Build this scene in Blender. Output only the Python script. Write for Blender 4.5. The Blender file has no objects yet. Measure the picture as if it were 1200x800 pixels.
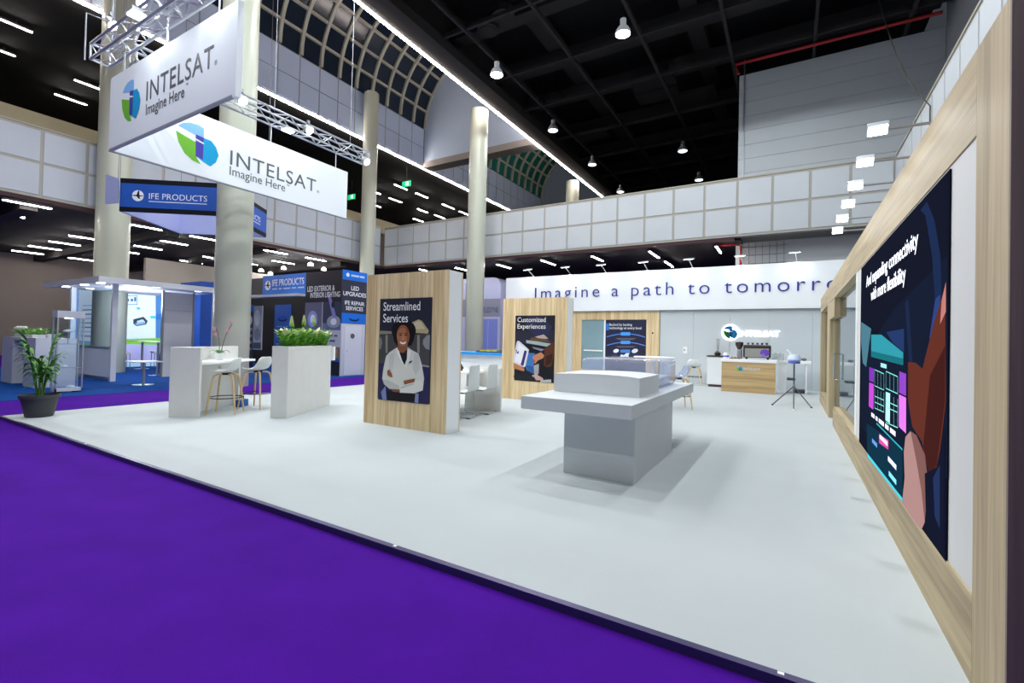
import bpy, bmesh, math, random
from mathutils import Vector, Matrix
random.seed(7)
SC = bpy.context.scene
COL = SC.collection
PI = math.pi

# ------------------------------------------------------------------ camera
F, YAW, PITCH, ROLL, CX, CY, H = 551.6, -0.5354, 0.0138, 0.0232, 600.0, 391.74, 1.32
_f = Vector((math.sin(YAW)*math.cos(PITCH), math.cos(YAW)*math.cos(PITCH), math.sin(PITCH)))
_r = Vector((math.cos(YAW), -math.sin(YAW), 0)); _u = _r.cross(_f)
RR = math.cos(ROLL)*_r + math.sin(ROLL)*_u
UU = -math.sin(ROLL)*_r + math.cos(ROLL)*_u
FF = _f
EYE = Vector((0, 0, H))
cd = bpy.data.cameras.new('camera'); cam = bpy.data.objects.new('camera', cd); COL.objects.link(cam)
cd.sensor_fit = 'HORIZONTAL'; cd.sensor_width = 36; cd.lens = F/1200*36
cd.shift_y = (CY-400)/1200.0; cd.clip_start = 0.05; cd.clip_end = 200
m = Matrix((RR, UU, -FF)).transposed().to_4x4(); m.translation = EYE
cam.matrix_world = m
SC.camera = cam

# ------------------------------------------------------------------ world, exposure
SC.view_settings.view_transform = 'Standard'; SC.view_settings.look = 'None'
SC.view_settings.gamma = 1; SC.view_settings.use_curve_mapping = False
SC.view_settings.exposure = 0.22
W = bpy.data.worlds.new('world'); SC.world = W; W.use_nodes = True
W.node_tree.nodes['Background'].inputs[0].default_value = (0.62, 0.72, 0.85, 1)
W.node_tree.nodes['Background'].inputs[1].default_value = 0.05
PENDANT_W, STRIP_E, LINEAR_E, SPOT_W, ARM_W, BANNER_W = 450, 60.0, 110.0, 300, 1.5, 16

# ------------------------------------------------------------------ pixel helpers
def ray(x, y): return RR*((x-CX)/F) + UU*((CY-y)/F) + FF
def at_z(x, y, z=0.0):
    d = ray(x, y); return EYE + d*((z-H)/d.z)
def at_x(x, y, X):
    d = ray(x, y); return EYE + d*(X/d.x)
def at_y(x, y, Y):
    d = ray(x, y); return EYE + d*(Y/d.y)

# ------------------------------------------------------------------ materials
def lin(h):
    h = h.lstrip('#')
    o = []
    for i in (0, 2, 4):
        c = int(h[i:i+2], 16)/255
        o.append(c/12.92 if c <= .04045 else ((c+.055)/1.055)**2.4)
    return (*o, 1)
MATS = {}
def mat(h, rough=.5, metal=0.0, emit=0.0, var=0.0, scale=8.0, bump=0.0, bscale=60.0, spec=.5, coat=0.0, tint=None):
    key = (h, rough, metal, emit, var, scale, bump, bscale, spec, coat)
    if key in MATS: return MATS[key]
    M = bpy.data.materials.new('m_'+h.strip('#')); M.use_nodes = True
    nt = M.node_tree; b = nt.nodes['Principled BSDF']
    c = lin(h)
    b.inputs['Base Color'].default_value = c
    b.inputs['Roughness'].default_value = rough; b.inputs['Metallic'].default_value = metal
    b.inputs['Specular IOR Level'].default_value = spec
    b.inputs['Coat Weight'].default_value = coat
    if emit:
        b.inputs['Emission Color'].default_value = c; b.inputs['Emission Strength'].default_value = emit
    if var or bump:
        tc = nt.nodes.new('ShaderNodeTexCoord')
    if var:
        n = nt.nodes.new('ShaderNodeTexNoise'); n.inputs['Scale'].default_value = scale; n.inputs['Detail'].default_value = 4
        nt.links.new(tc.outputs['Object'], n.inputs['Vector'])
        r = nt.nodes.new('ShaderNodeMapRange'); r.inputs[1].default_value = .3; r.inputs[2].default_value = .7
        r.inputs[3].default_value = 1-var; r.inputs[4].default_value = 1+var
        nt.links.new(n.outputs[0], r.inputs[0])
        mx = nt.nodes.new('ShaderNodeVectorMath'); mx.operation = 'SCALE'
        mx.inputs[0].default_value = c[:3]; nt.links.new(r.outputs[0], mx.inputs['Scale'])
        nt.links.new(mx.outputs[0], b.inputs['Base Color'])
    if bump:
        n2 = nt.nodes.new('ShaderNodeTexNoise'); n2.inputs['Scale'].default_value = bscale
        nt.links.new(tc.outputs['Object'], n2.inputs['Vector'])
        bp = nt.nodes.new('ShaderNodeBump'); bp.inputs['Strength'].default_value = bump; bp.inputs['Distance'].default_value = .01
        nt.links.new(n2.outputs[0], bp.inputs['Height']); nt.links.new(bp.outputs[0], b.inputs['Normal'])
    MATS[key] = M; return M

def wood(name, c1, c2, grain='z', strip=0.11, across='x'):
    """laminate of narrow boards: board tint by white noise, grain by stretched noise"""
    if name in MATS: return MATS[name]
    M = bpy.data.materials.new(name); M.use_nodes = True
    nt = M.node_tree; b = nt.nodes['Principled BSDF']; b.inputs['Roughness'].default_value = .55
    tc = nt.nodes.new('ShaderNodeTexCoord')
    mp = nt.nodes.new('ShaderNodeMapping')
    s = {'x': 26.0, 'y': 26.0, 'z': 26.0}; s[grain] = 1.1
    mp.inputs['Scale'].default_value = (s['x'], s['y'], s['z'])
    nt.links.new(tc.outputs['Object'], mp.inputs['Vector'])
    n = nt.nodes.new('ShaderNodeTexNoise'); n.inputs['Scale'].default_value = 1.0; n.inputs['Detail'].default_value = 6; n.inputs['Distortion'].default_value = .5
    nt.links.new(mp.outputs[0], n.inputs['Vector'])
    sp = nt.nodes.new('ShaderNodeSeparateXYZ'); nt.links.new(tc.outputs['Object'], sp.inputs[0])
    dv = nt.nodes.new('ShaderNodeMath'); dv.operation = 'DIVIDE'; dv.inputs[1].default_value = strip
    nt.links.new(sp.outputs['xyz'.index(across)], dv.inputs[0])
    fl = nt.nodes.new('ShaderNodeMath'); fl.operation = 'FLOOR'; nt.links.new(dv.outputs[0], fl.inputs[0])
    wn = nt.nodes.new('ShaderNodeTexWhiteNoise'); wn.noise_dimensions = '1D'; nt.links.new(fl.outputs[0], wn.inputs['W'])
    ad = nt.nodes.new('ShaderNodeMath'); ad.operation = 'MULTIPLY_ADD'; ad.inputs[1].default_value = .38
    nt.links.new(wn.outputs['Value'], ad.inputs[0])
    ml = nt.nodes.new('ShaderNodeMath'); ml.operation = 'MULTIPLY_ADD'; ml.inputs[1].default_value = 1.25; ml.inputs[2].default_value = -.30
    nt.links.new(n.outputs[0], ml.inputs[0]); nt.links.new(ml.outputs[0], ad.inputs[2])
    cr = nt.nodes.new('ShaderNodeValToRGB')
    cr.color_ramp.elements[0].color = lin(c1); cr.color_ramp.elements[1].color = lin(c2)
    cr.color_ramp.elements[0].position = .1; cr.color_ramp.elements[1].position = .85
    nt.links.new(ad.outputs[0], cr.inputs[0]); nt.links.new(cr.outputs[0], b.inputs['Base Color'])
    MATS[name] = M; return M

def glass(name, tint='#f4fbff', ior=1.45, rough=0.0, alpha=None):
    """thin pane: clear body with fresnel reflections"""
    if name in MATS: return MATS[name]
    M = bpy.data.materials.new(name); M.use_nodes = True
    nt = M.node_tree; out = nt.nodes['Material Output']; nt.nodes.remove(nt.nodes['Principled BSDF'])
    tr = nt.nodes.new('ShaderNodeBsdfTransparent'); tr.inputs[0].default_value = lin(tint)
    gl = nt.nodes.new('ShaderNodeBsdfGlossy'); gl.inputs['Roughness'].default_value = rough
    lw = nt.nodes.new('ShaderNodeLayerWeight'); lw.inputs['Blend'].default_value = .5
    pw = nt.nodes.new('ShaderNodeMath'); pw.operation = 'POWER'; pw.inputs[1].default_value = 5
    nt.links.new(lw.outputs['Facing'], pw.inputs[0])
    r0 = ((ior-1)/(ior+1))**2
    fr = nt.nodes.new('ShaderNodeMath'); fr.operation = 'MULTIPLY_ADD'; fr.inputs[1].default_value = 1-r0; fr.inputs[2].default_value = r0
    nt.links.new(pw.outputs[0], fr.inputs[0])
    mx = nt.nodes.new('ShaderNodeMixShader')
    nt.links.new(fr.outputs[0], mx.inputs[0]); nt.links.new(tr.outputs[0], mx.inputs[1]); nt.links.new(gl.outputs[0], mx.inputs[2])
    if alpha is not None:
        df = nt.nodes.new('ShaderNodeBsdfDiffuse'); df.inputs[0].default_value = lin(tint)
        m2 = nt.nodes.new('ShaderNodeMixShader'); m2.inputs[0].default_value = alpha
        nt.links.new(mx.outputs[0], m2.inputs[1]); nt.links.new(df.outputs[0], m2.inputs[2]); mx = m2
    nt.links.new(mx.outputs[0], out.inputs[0])
    MATS[name] = M; return M

OAK_V = wood('oak_vertical', '#bb9c6c', '#f0d9ae', 'z', .11, 'x')
OAK_VY = wood('oak_vertical_y', '#bb9c6c', '#f0d9ae', 'z', .11, 'y')
OAK_H = wood('oak_horizontal', '#8f7d5f', '#bfad88', 'y', .16, 'z')
OAK_P = wood('oak_post', '#8f7d5f', '#bfad88', 'z', .15, 'y')
OAK_BAR = wood('oak_bar', '#9c7f56', '#d0b483', 'x', .09, 'z')
ASH = mat('#d8b988', .5, var=.08, scale=30)
WHITE = mat('#f6f7f7', .45)
WHITE_M = mat('#e6e9ea', .6, var=.02, scale=3)
GREYW = mat('#c9ced1', .6, var=.03, scale=2)
CHROME = mat('#d0d4d8', .18, 1.0)
ALU = mat('#b9bdc2', .35, .85)
ALU_D = mat('#8d9096', .4, .8)
BLACK = mat('#141416', .5)
DARK = mat('#0d0d0f', .8)
CLEAR = glass('clear_glass')
ACRYL = glass('clear_acrylic', '#eaeefb', 1.55, .08, .20)

# ------------------------------------------------------------------ mesh builder
class MB:
    def __init__(s): s.v = []; s.f = []; s.m = []
    def add(s, vs, fs, mi=0):
        o = len(s.v); s.v += [tuple(v) for v in vs]
        for f in fs: s.f.append(tuple(i+o for i in f)); s.m.append(mi)
        return s
    def box(s, x0, x1, y0, y1, z0, z1, mi=0):
        x0, x1 = sorted((x0, x1)); y0, y1 = sorted((y0, y1)); z0, z1 = sorted((z0, z1))
        vs = [(x0,y0,z0),(x1,y0,z0),(x1,y1,z0),(x0,y1,z0),(x0,y0,z1),(x1,y0,z1),(x1,y1,z1),(x0,y1,z1)]
        return s.add(vs, [(0,3,2,1),(4,5,6,7),(0,1,5,4),(1,2,6,5),(2,3,7,6),(3,0,4,7)], mi)
    def prism(s, pts, z0, z1, mi=0):
        """vertical prism over a ccw xy outline"""
        n = len(pts)
        vs = [(p[0],p[1],z0) for p in pts]+[(p[0],p[1],z1) for p in pts]
        fs = [tuple(range(n-1,-1,-1)), tuple(range(n,2*n))]+[(i,(i+1)%n,n+(i+1)%n,n+i) for i in range(n)]
        return s.add(vs, fs, mi)
    def extr(s, pts, d, mi=0):
        """3d polygon extruded along vector d"""
        n = len(pts); d = Vector(d)
        vs = [Vector(p) for p in pts]+[Vector(p)+d for p in pts]
        fs = [tuple(range(n-1,-1,-1)), tuple(range(n,2*n))]+[(i,(i+1)%n,n+(i+1)%n,n+i) for i in range(n)]
        return s.add(vs, fs, mi)
    def cyl(s, p0, p1, r0, r1=None, n=12, mi=0):
        r1 = r0 if r1 is None else r1
        p0 = Vector(p0); p1 = Vector(p1); d = (p1-p0).normalized()
        a = d.orthogonal().normalized(); b = d.cross(a)
        vs = []
        for p, r in ((p0,r0),(p1,r1)):
            for i in range(n):
                t = 2*PI*i/n; vs.append(p+a*(r*math.cos(t))+b*(r*math.sin(t)))
        fs = [tuple(range(n-1,-1,-1)), tuple(range(n,2*n))]+[(i,(i+1)%n,n+(i+1)%n,n+i) for i in range(n)]
        return s.add(vs, fs, mi)
    def tube(s, pts, r, n=8, mi=0, closed=False):
        pts = [Vector(p) for p in pts]; vs = []; k = len(pts); a = None
        rs = r if isinstance(r, (list, tuple)) else [r]*k
        for i, p in enumerate(pts):
            if closed: d = pts[(i+1)%k]-pts[i-1]
            else: d = pts[min(i+1,k-1)]-pts[max(i-1,0)]
            d.normalize()
            if a is None: a = d.orthogonal().normalized()
            else:
                a = a-d*a.dot(d)
                a = a.normalized() if a.length > 1e-6 else d.orthogonal().normalized()
            b = d.cross(a)
            for j in range(n):
                t = 2*PI*j/n; vs.append(p+(a*math.cos(t)+b*math.sin(t))*rs[i])
        fs = []
        for i in range(k if closed else k-1):
            i2 = (i+1)%k
            for j in range(n): fs.append((i*n+j, i*n+(j+1)%n, i2*n+(j+1)%n, i2*n+j))
        if not closed: fs += [tuple(range(n-1,-1,-1)), tuple((k-1)*n+j for j in range(n))]
        return s.add(vs, fs, mi)
    def lathe(s, prof, c=(0,0,0), n=24, mi=0, axis='z'):
        c = Vector(c); vs = []; k = len(prof)
        for r, z in prof:
            for j in range(n):
                t = 2*PI*j/n; vs.append(c+Vector((r*math.cos(t), r*math.sin(t), z)))
        fs = [(i*n+j, i*n+(j+1)%n, (i+1)*n+(j+1)%n, (i+1)*n+j) for i in range(k-1) for j in range(n)]
        if prof[0][0] > 1e-5: fs.append(tuple(range(n-1,-1,-1)))
        if prof[-1][0] > 1e-5: fs.append(tuple((k-1)*n+j for j in range(n)))
        return s.add(vs, fs, mi)
    def strip(s, A, B, mi=0):
        """sheet between two polylines"""
        n = len(A); return s.add(list(A)+list(B), [(i,i+1,n+i+1,n+i) for i in range(n-1)], mi)
    def grid(s, rows, mi=0):
        n = len(rows[0])
        return s.add([v for r in rows for v in r], [(i*n+j, i*n+j+1, (i+1)*n+j+1, (i+1)*n+j) for i in range(len(rows)-1) for j in range(n-1)], mi)
    def build(s, name, mats, parent=None, smooth=False, bevel=0.0, world=True, solid=0.0, sub=0):
        me = bpy.data.meshes.new(name); me.from_pydata(s.v, [], s.f); me.update()
        if not isinstance(mats, (list, tuple)): mats = [mats]
        for q in mats: me.materials.append(q)
        if len(mats) > 1: me.polygons.foreach_set('material_index', s.m)
        if smooth:
            me.polygons.foreach_set('use_smooth', [True]*len(me.polygons))
            if smooth != 'all': me.set_sharp_from_angle(angle=math.radians(40))
        o = bpy.data.objects.new(name, me); COL.objects.link(o)
        if parent is not None:
            o.parent = parent
            if world: o.matrix_parent_inverse = parent.matrix_basis.inverted()
        elif world:
            xs = [v[0] for v in s.v]; ys = [v[1] for v in s.v]; zs = [v[2] for v in s.v]
            c = Vector(((min(xs)+max(xs))/2, (min(ys)+max(ys))/2, min(zs)))
            me.transform(Matrix.Translation(-c)); o.location = c
        if solid:
            md = o.modifiers.new('solid', 'SOLIDIFY'); md.thickness = solid; md.offset = 0
        if sub:
            md = o.modifiers.new('sub', 'SUBSURF'); md.levels = sub; md.render_levels = sub
        if bevel:
            md = o.modifiers.new('bevel', 'BEVEL'); md.width = bevel; md.segments = 2; md.limit_method = 'ANGLE'
        return o

def tag(o, label=None, cat=None, group=None, kind=None):
    if label: o['label'] = label
    if cat: o['category'] = cat
    if group: o['group'] = group
    if kind: o['kind'] = kind
    return o
def thing(name, label, cat, loc=(0,0,0), rz=0.0, group=None):
    o = bpy.data.objects.new(name, None); COL.objects.link(o); o.empty_display_size = .1
    o.location = loc; o.rotation_euler = (0, 0, rz)
    o.matrix_basis = Matrix.Translation(Vector(loc)) @ Matrix.Rotation(rz, 4, 'Z')
    return tag(o, label, cat, group)
def struct(o, label=None): return tag(o, label=label, kind='structure')
def empty_struct(name, label=None):
    o = bpy.data.objects.new(name, None); COL.objects.link(o); return tag(o, label=label, kind='structure')
def box(name, b, m, parent=None, bevel=0.0):
    return MB().box(*b).build(name, m, parent, bevel=bevel)
def kids(o): return [c for c in bpy.data.objects if c.parent == o]
def dup(root, loc, rz=None, label=None, group=None):
    r = root.copy(); COL.objects.link(r); r.location = loc
    if rz is not None: r.rotation_euler = (0, 0, rz)
    if label: r['label'] = label
    if group: r['group'] = group
    for ch in kids(root):
        c = ch.copy(); COL.objects.link(c); c.parent = r
        for g in kids(ch):
            d = g.copy(); COL.objects.link(d); d.parent = c
    return r
def lamp(kind, name, loc, power, parent, target=None, size=.1, angle=90, blend=.6, color=(1,1,1)):
    L = bpy.data.lights.new(name, kind); L.energy = power; L.color = color
    if kind == 'SPOT': L.spot_size = math.radians(angle); L.spot_blend = blend; L.shadow_soft_size = size
    elif kind == 'POINT': L.shadow_soft_size = size
    o = bpy.data.objects.new(name, L); COL.objects.link(o)
    M = Matrix.Translation(Vector(loc))
    if target is not None:
        M = M @ (Vector(target)-Vector(loc)).to_track_quat('-Z', 'Y').to_matrix().to_4x4()
    o.parent = parent; o.matrix_parent_inverse = parent.matrix_basis.inverted(); o.matrix_basis = M
    return o

# ------------------------------------------------------------------ flat print on a plane
class Fr:
    def __init__(s, O, U, V): s.O = Vector(O); s.U = Vector(U); s.V = Vector(V); s.N = s.U.cross(s.V)
    def P(s, a, b, d=0.0): return s.O+s.U*a+s.V*b+s.N*d
    def pix(s, x, y):
        d = ray(x, y); t = (s.O-EYE).dot(s.N)/d.dot(s.N); q = EYE+d*t-s.O
        return (q.dot(s.U), q.dot(s.V))
    def pixs(s, pts): return [s.pix(*p) for p in pts]
def art(name, fr, items, parent, d0=.002, step=.0015, rough=.5, emit=0.0, spec=.2):
    """one printed sheet of flat coloured shapes: items = (points, colour)"""
    mb = MB(); cols = []
    for i, it in enumerate(items):
        pts, c = it[0], it[1]
        if c not in cols: cols.append(c)
        q = [fr.P(a, b, d0+step*i) for a, b in pts]
        ar = sum(pts[k][0]*pts[(k+1)%len(pts)][1]-pts[(k+1)%len(pts)][0]*pts[k][1] for k in range(len(pts)))
        if ar < 0: q.reverse()
        mb.add(q, [tuple(range(len(q)))], cols.index(c))
    return mb.build(name, [mat(c, rough, emit=emit, spec=spec) for c in cols], parent)
def ell(cx, cy, rx, ry=None, n=20, a0=0, a1=360, rot=0):
    ry = rx if ry is None else ry; o = []
    full = abs(a1-a0) >= 360
    for i in range(n if full else n+1):
        t = math.radians(a0+(a1-a0)*i/n); x, y = rx*math.cos(t), ry*math.sin(t); c, s_ = math.cos(rot), math.sin(rot)
        o.append((cx+x*c-y*s_, cy+x*s_+y*c))
    return o
def rc(a0, b0, a1, b1): return [(a0,b0),(a1,b0),(a1,b1),(a0,b1)]
def text(name, body, fr, a, b, m, parent, size=None, width=None, height=None, depth=.004, d=.002, align='L', spacing=1.0, line=1.0, bold=0.0, letters=False):
    cu = bpy.data.curves.new(name, 'FONT'); cu.body = body; cu.size = 1; cu.resolution_u = 3
    cu.space_character = spacing; cu.space_line = line; cu.offset = bold
    cu.align_x = {'L':'LEFT','C':'CENTER','R':'RIGHT'}[align]
    to = bpy.data.objects.new('t', cu); COL.objects.link(to)
    bpy.context.view_layer.update()
    me = bpy.data.meshes.new_from_object(to)
    bpy.data.objects.remove(to); bpy.data.curves.remove(cu)
    xs = [v.co.x for v in me.vertices]; ys = [v.co.y for v in me.vertices]
    w = max(xs)-min(xs)
    sx = sy = size or 1
    if width: sx = width/w; sy = sx if size is None else size
    if height: sy = height/(max(ys)-min(ys)); sx = sx if width else sy
    off = -min(xs)*sx if (width and align == 'L') else 0
    for v in me.vertices: v.co = fr.P(a+off+v.co.x*sx, b+v.co.y*sy, d)
    me.name = name; me.materials.clear(); me.materials.append(m)
    if letters:
        # one object per glyph: islands whose extents along the line overlap belong together
        n = len(me.vertices); par = list(range(n))
        def find(i):
            while par[i] != i: par[i] = par[par[i]]; i = par[i]
            return i
        for e in me.edges:
            i, j = find(e.vertices[0]), find(e.vertices[1])
            if i != j: par[i] = j
        U = [(v.co-fr.O).dot(fr.U) for v in me.vertices]; isl = {}
        for i in range(n): isl.setdefault(find(i), []).append(i)
        sp = sorted([min(U[i] for i in q), max(U[i] for i in q), q] for q in isl.values())
        gl = []
        for lo_, hi_, q in sp:
            if gl and lo_ < gl[-1][1]-.25*(hi_-lo_): gl[-1][1] = max(gl[-1][1], hi_); gl[-1][2] = gl[-1][2]+q
            else: gl.append([lo_, hi_, list(q)])
        for lo_, hi_, q in gl:
            qs = set(q); ix = {v: k for k, v in enumerate(q)}
            mb = MB().add([me.vertices[v].co.copy() for v in q], [tuple(ix[v] for v in p.vertices) for p in me.polygons if p.vertices[0] in qs])
            bm = bmesh.new(); o = mb.build(name, m, parent); bm.from_mesh(o.data)
            if depth:
                r = bmesh.ops.extrude_face_region(bm, geom=list(bm.faces))
                bmesh.ops.translate(bm, verts=[g for g in r['geom'] if isinstance(g, bmesh.types.BMVert)], vec=fr.N*depth)
                bm.to_mesh(o.data)
            bm.free()
        bpy.data.meshes.remove(me)
        return None
    if depth:
        bm = bmesh.new(); bm.from_mesh(me)
        r = bmesh.ops.extrude_face_region(bm, geom=list(bm.faces))
        bmesh.ops.translate(bm, verts=[g for g in r['geom'] if isinstance(g, bmesh.types.BMVert)], vec=fr.N*depth)
        bm.to_mesh(me); bm.free()
    o = bpy.data.objects.new(name, me); COL.objects.link(o)
    o.parent = parent; o.matrix_parent_inverse = parent.matrix_basis.inverted()
    return o
def bars(fr, a, b, w, h, c, parent, d=.01, emit=0.0, words=4):
    """a line of print too small to read: one thin bar for each word"""
    ws = [1.0, .6, 1.3, .8, 1.1, .7][:words]; k = (w-.05*w*(words-1))/sum(ws); x = a; it = []
    for q in ws: it.append((rc(x, b, x+q*k, b+h), c)); x += q*k+.05*w
    return art('fine_print', fr, it, parent, d, 0.0, emit=emit)
EMB = [([(-.92,.58),(-.7,.80),(-.4,.94),(0,.98),(.26,.90),(.26,.12),(-.12,.42)], '#86bdf2'),
       ([(-1,.30),(-.1,.06),(-.1,-.62),(.16,-.97),(-.22,-.90),(-.6,-.66),(-.88,-.2)], '#74bd3c'),
       ([(.26,.42),(.62,.40),(.86,.16),(1,-.22),(.88,-.62),(.6,-.93),(.26,-.80),(0,-.66)], '#199fd2'),
       ([(-.12,.46),(.26,.42),(.24,-.70),(-.1,-.64)], '#4b45a6'),
       ([(-.14,.26),(.27,.16),(.27,.09),(-.14,.17)], '#e9eef2')]
def emblem(fr, a, b, r, parent, d0=.003, emit=0.0, step=.0015, cols=None):
    return art('emblem', fr, [([(a+x*r, b+y*r) for x, y in p], cols[i] if cols else c) for i, (p, c) in enumerate(EMB)], parent, d0, step, emit=emit)

# ================================================================== THE HALL
PURPLE = mat('#470d8e', .95, var=.10, scale=2.5, bump=.25, bscale=220, spec=.1)
CARPET = mat('#bcc3c5', .95, var=.025, scale=1.3, bump=.25, bscale=260, spec=.1)
NAVY_C = mat('#14468f', .95, var=.10, scale=3, bump=.2, bscale=200, spec=.1)
struct(box('floor', (-36, 6, -8, 46, -.14, -.04), PURPLE), 'bright purple carpet of the hall aisles')
struct(box('floor_booth', (-10.3, 4.2, 2.21, 17.3, -.0395, 0), CARPET), 'raised off-white carpet platform of the booth')
struct(box('floor_neighbour', (-24, -12.8, 2.6, 19.2, -.0395, -.034), NAVY_C), 'dark blue carpet of the neighbouring booths')
EDGE = mat('#4a4468', .35, .6)
t = struct(MB().box(-10.31, .63, 2.196, 2.2095, -.0395, .004).box(-10.31, .63, 2.2095, 2.235, .0005, .004).build('trim_1', EDGE), 'dark metal edge profile along the carpet platform')
for a, b in ((101, 520), (460, 641.5), (915, 790)):
    p = at_z(a, b); MB().box(p.x-.012, p.x+.012, 2.212, 2.23, .004, .0055).build('screw', mat('#ffffff', .3, .4), t)
struct(box('trim_2', (-10.315, -10.3, 2.196, 17.3, -.0395, .002), mat('#d9dcdc', .5)), 'pale edge profile on the aisle side of the platform')

CEIL = mat('#060607', .9)
BEAM = mat('#2b2826', .8)
DUCT = mat('#232120', .7)
cm = struct(box('ceiling', (-12.05, 4.6, -8, 46, 14.6, 14.7), CEIL), 'black open ceiling above the booth')
for i, x in enumerate((-10.2, -7.5, -4.8, -2.1, .6, 3.3)):
    MB().box(x-.05, x+.05, -8, 45.5, 12.35, 12.5).build('beam', BEAM, cm)
for y in (3.5, 6.8, 10.1, 13.4, 16.7, 19.6, 23.3, 26.6, 29.9, 33.2):
    MB().box(-12.0, 4.3, y-.05, y+.05, 12.40, 12.54).build('beam', BEAM, cm)
    MB().box(-12.0, 4.3, y+1.2, y+1.75, 13.2, 13.7).build('duct', DUCT, cm)
for x in (-8.8, -3.4):
    MB().box(x-.3, x+.3, -8, 45, 13.75, 14.2).build('duct', DUCT, cm)
for (a, b, z) in ((572, 36, 12.9), (796, 80, 12.9), (649, 120, 12.9), (590, 20, 13)):
    p = at_z(a, b, z); MB().cyl((p.x,p.y,z), (p.x,p.y,z+.25), .42, .42, 20).cyl((p.x,p.y,z-.02), (p.x,p.y,z), .30, .30, 20).build('air_diffuser', DUCT, cm, smooth=True)
for (a, b) in ((693, 160), (770, 113), (815, 115), (765, 98)):
    p = at_z(a, b, 12.8); MB().box(p.x-.9, p.x+.9, p.y-.5, p.y+.5, 12.8, 13.0).build('acoustic_panel', mat('#191716', .8), cm)
# soffit edge that carries the long light line
struct(MB().box(-12.05, -11.2, -8, 46, 12.1, 12.5).box(-12.05, -11.9, -8, 46, 12.5, 16).build('trim_3', BEAM), 'dark soffit edge along the main ceiling')
struct(box('ceiling_mezzanine', (-36, -20.3, -8, 46, 12.2, 12.4), CEIL), 'black ceiling over the upper gallery floor')
lo = struct(box('ceiling_lower', (-36, -20.45, -8, 46, 5.36, 5.43), CEIL), 'black ceiling under the left gallery')
for y in (1, 5, 9, 13, 17):
    MB().box(-35.5, -20.5, y-.35, y+.05, 5.05, 5.36).build('beam', mat('#1b1716', .8), lo)
lo2 = struct(box('ceiling_lower_back', (-20.45, -1.7, 19.7, 46, 5.36, 5.43), CEIL), 'black ceiling under the back gallery')
MAROON = mat('#3a1e22', .7)
struct(box('trim_4', (-20.45, -20.22, -8, 19.4, 5.30, 5.43), MAROON), 'dark red edge under the left gallery')
struct(box('trim_5', (-20.2, -1.9, 19.42, 19.65, 5.30, 5.43), MAROON), 'dark red edge under the back gallery')
struct(box('wall_back', (-36, 4.6, 46, 46.2, -.14, 16), mat('#3a3638', .9)), 'dark far wall of the hall')
wl = struct(box('wall_left', (-35.9, -35.6, -8, 46, -.14, 12.2), mat('#8d847d', .9, var=.05, scale=.6)), 'grey brown wall of the hall behind the booths')
struct(box('wall_mid_left', (-24.6, -24.4, 9.5, 19, -.04, 4.6), mat('#a59d94', .9)), 'taupe partition wall behind the neighbouring booths')

PAN = mat('#b6bcc0', .55, var=.025, scale=1.2)
PANL = mat('#b2b9c4', .55, var=.025, scale=1.2)
MUL = mat('#9f9d94', .6)
RAILB = mat('#aba797', .6)
# galleries: frame + one object per panel
GZ0, GZ1 = 5.43, 7.60
def gallery(name, label, axis, c, lo_, hi_, joints, out, m):
    """axis 'y': plane x=c running along y; out = direction of the face"""
    g = empty_struct(name, label)
    if axis == 'y': MB().box(c-out*.25, c, lo_, hi_, GZ0, GZ1).build('frame', MUL, g)
    else: MB().box(lo_, hi_, c, c-out*.25, GZ0, GZ1).build('frame', MUL, g)
    rows = ((GZ0+.09, 6.475), (6.565, GZ1-.09))
    js = [lo_+.0]+joints+[hi_]
    for i in range(len(js)-1):
        a, b = js[i]+.045, js[i+1]-.045
        if b-a < .12: continue
        for z0, z1 in rows:
            if axis == 'y': MB().box(c, c+out*.022, a, b, z0, z1).build('panel', m, g)
            else: MB().box(a, b, c, c+out*.022, z0, z1).build('panel', m, g)
    if axis == 'y': MB().box(c-out*.27, c+out*.03, lo_, hi_, GZ1, GZ1+.04).build('cap_rail', RAILB, g)
    else: MB().box(lo_, hi_, c-out*.27, c+out*.03, GZ1, GZ1+.04).build('cap_rail', RAILB, g)
    return g
gallery('wall_gallery_left', 'gallery parapet of white square panels on the left side of the hall', 'y', -20.2, -1.6, 19.12, [5.02-1.1*k for k in range(5, 0, -1)]+[5.02+1.098*k for k in range(0, 13)], 1, PANL)
gallery('wall_gallery_back', 'gallery parapet of white square panels crossing behind the booth', 'x', 19.4, -20.17, 2.84, [2.82-1.155*k for k in range(19, 0, -1)], -1, PAN)
gallery('wall_gallery_right', 'gallery parapet of white square panels above the screen wall', 'y', 2.87, -1.6, 19.35, [19.2-1.1*k for k in range(18, 0, -1)], -1, PAN)
struct(box('trim_6', (-21.5, -21.3, -8, 30, 7.6, 8.42), mat('#958c72', .7)), 'beige parapet band behind the left gallery')
struct(box('trim_7', (-20.5, -1.95, 21.3, 21.45, 7.3, 7.62), mat('#a9a292', .7)), 'beige band behind the back gallery')

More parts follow.
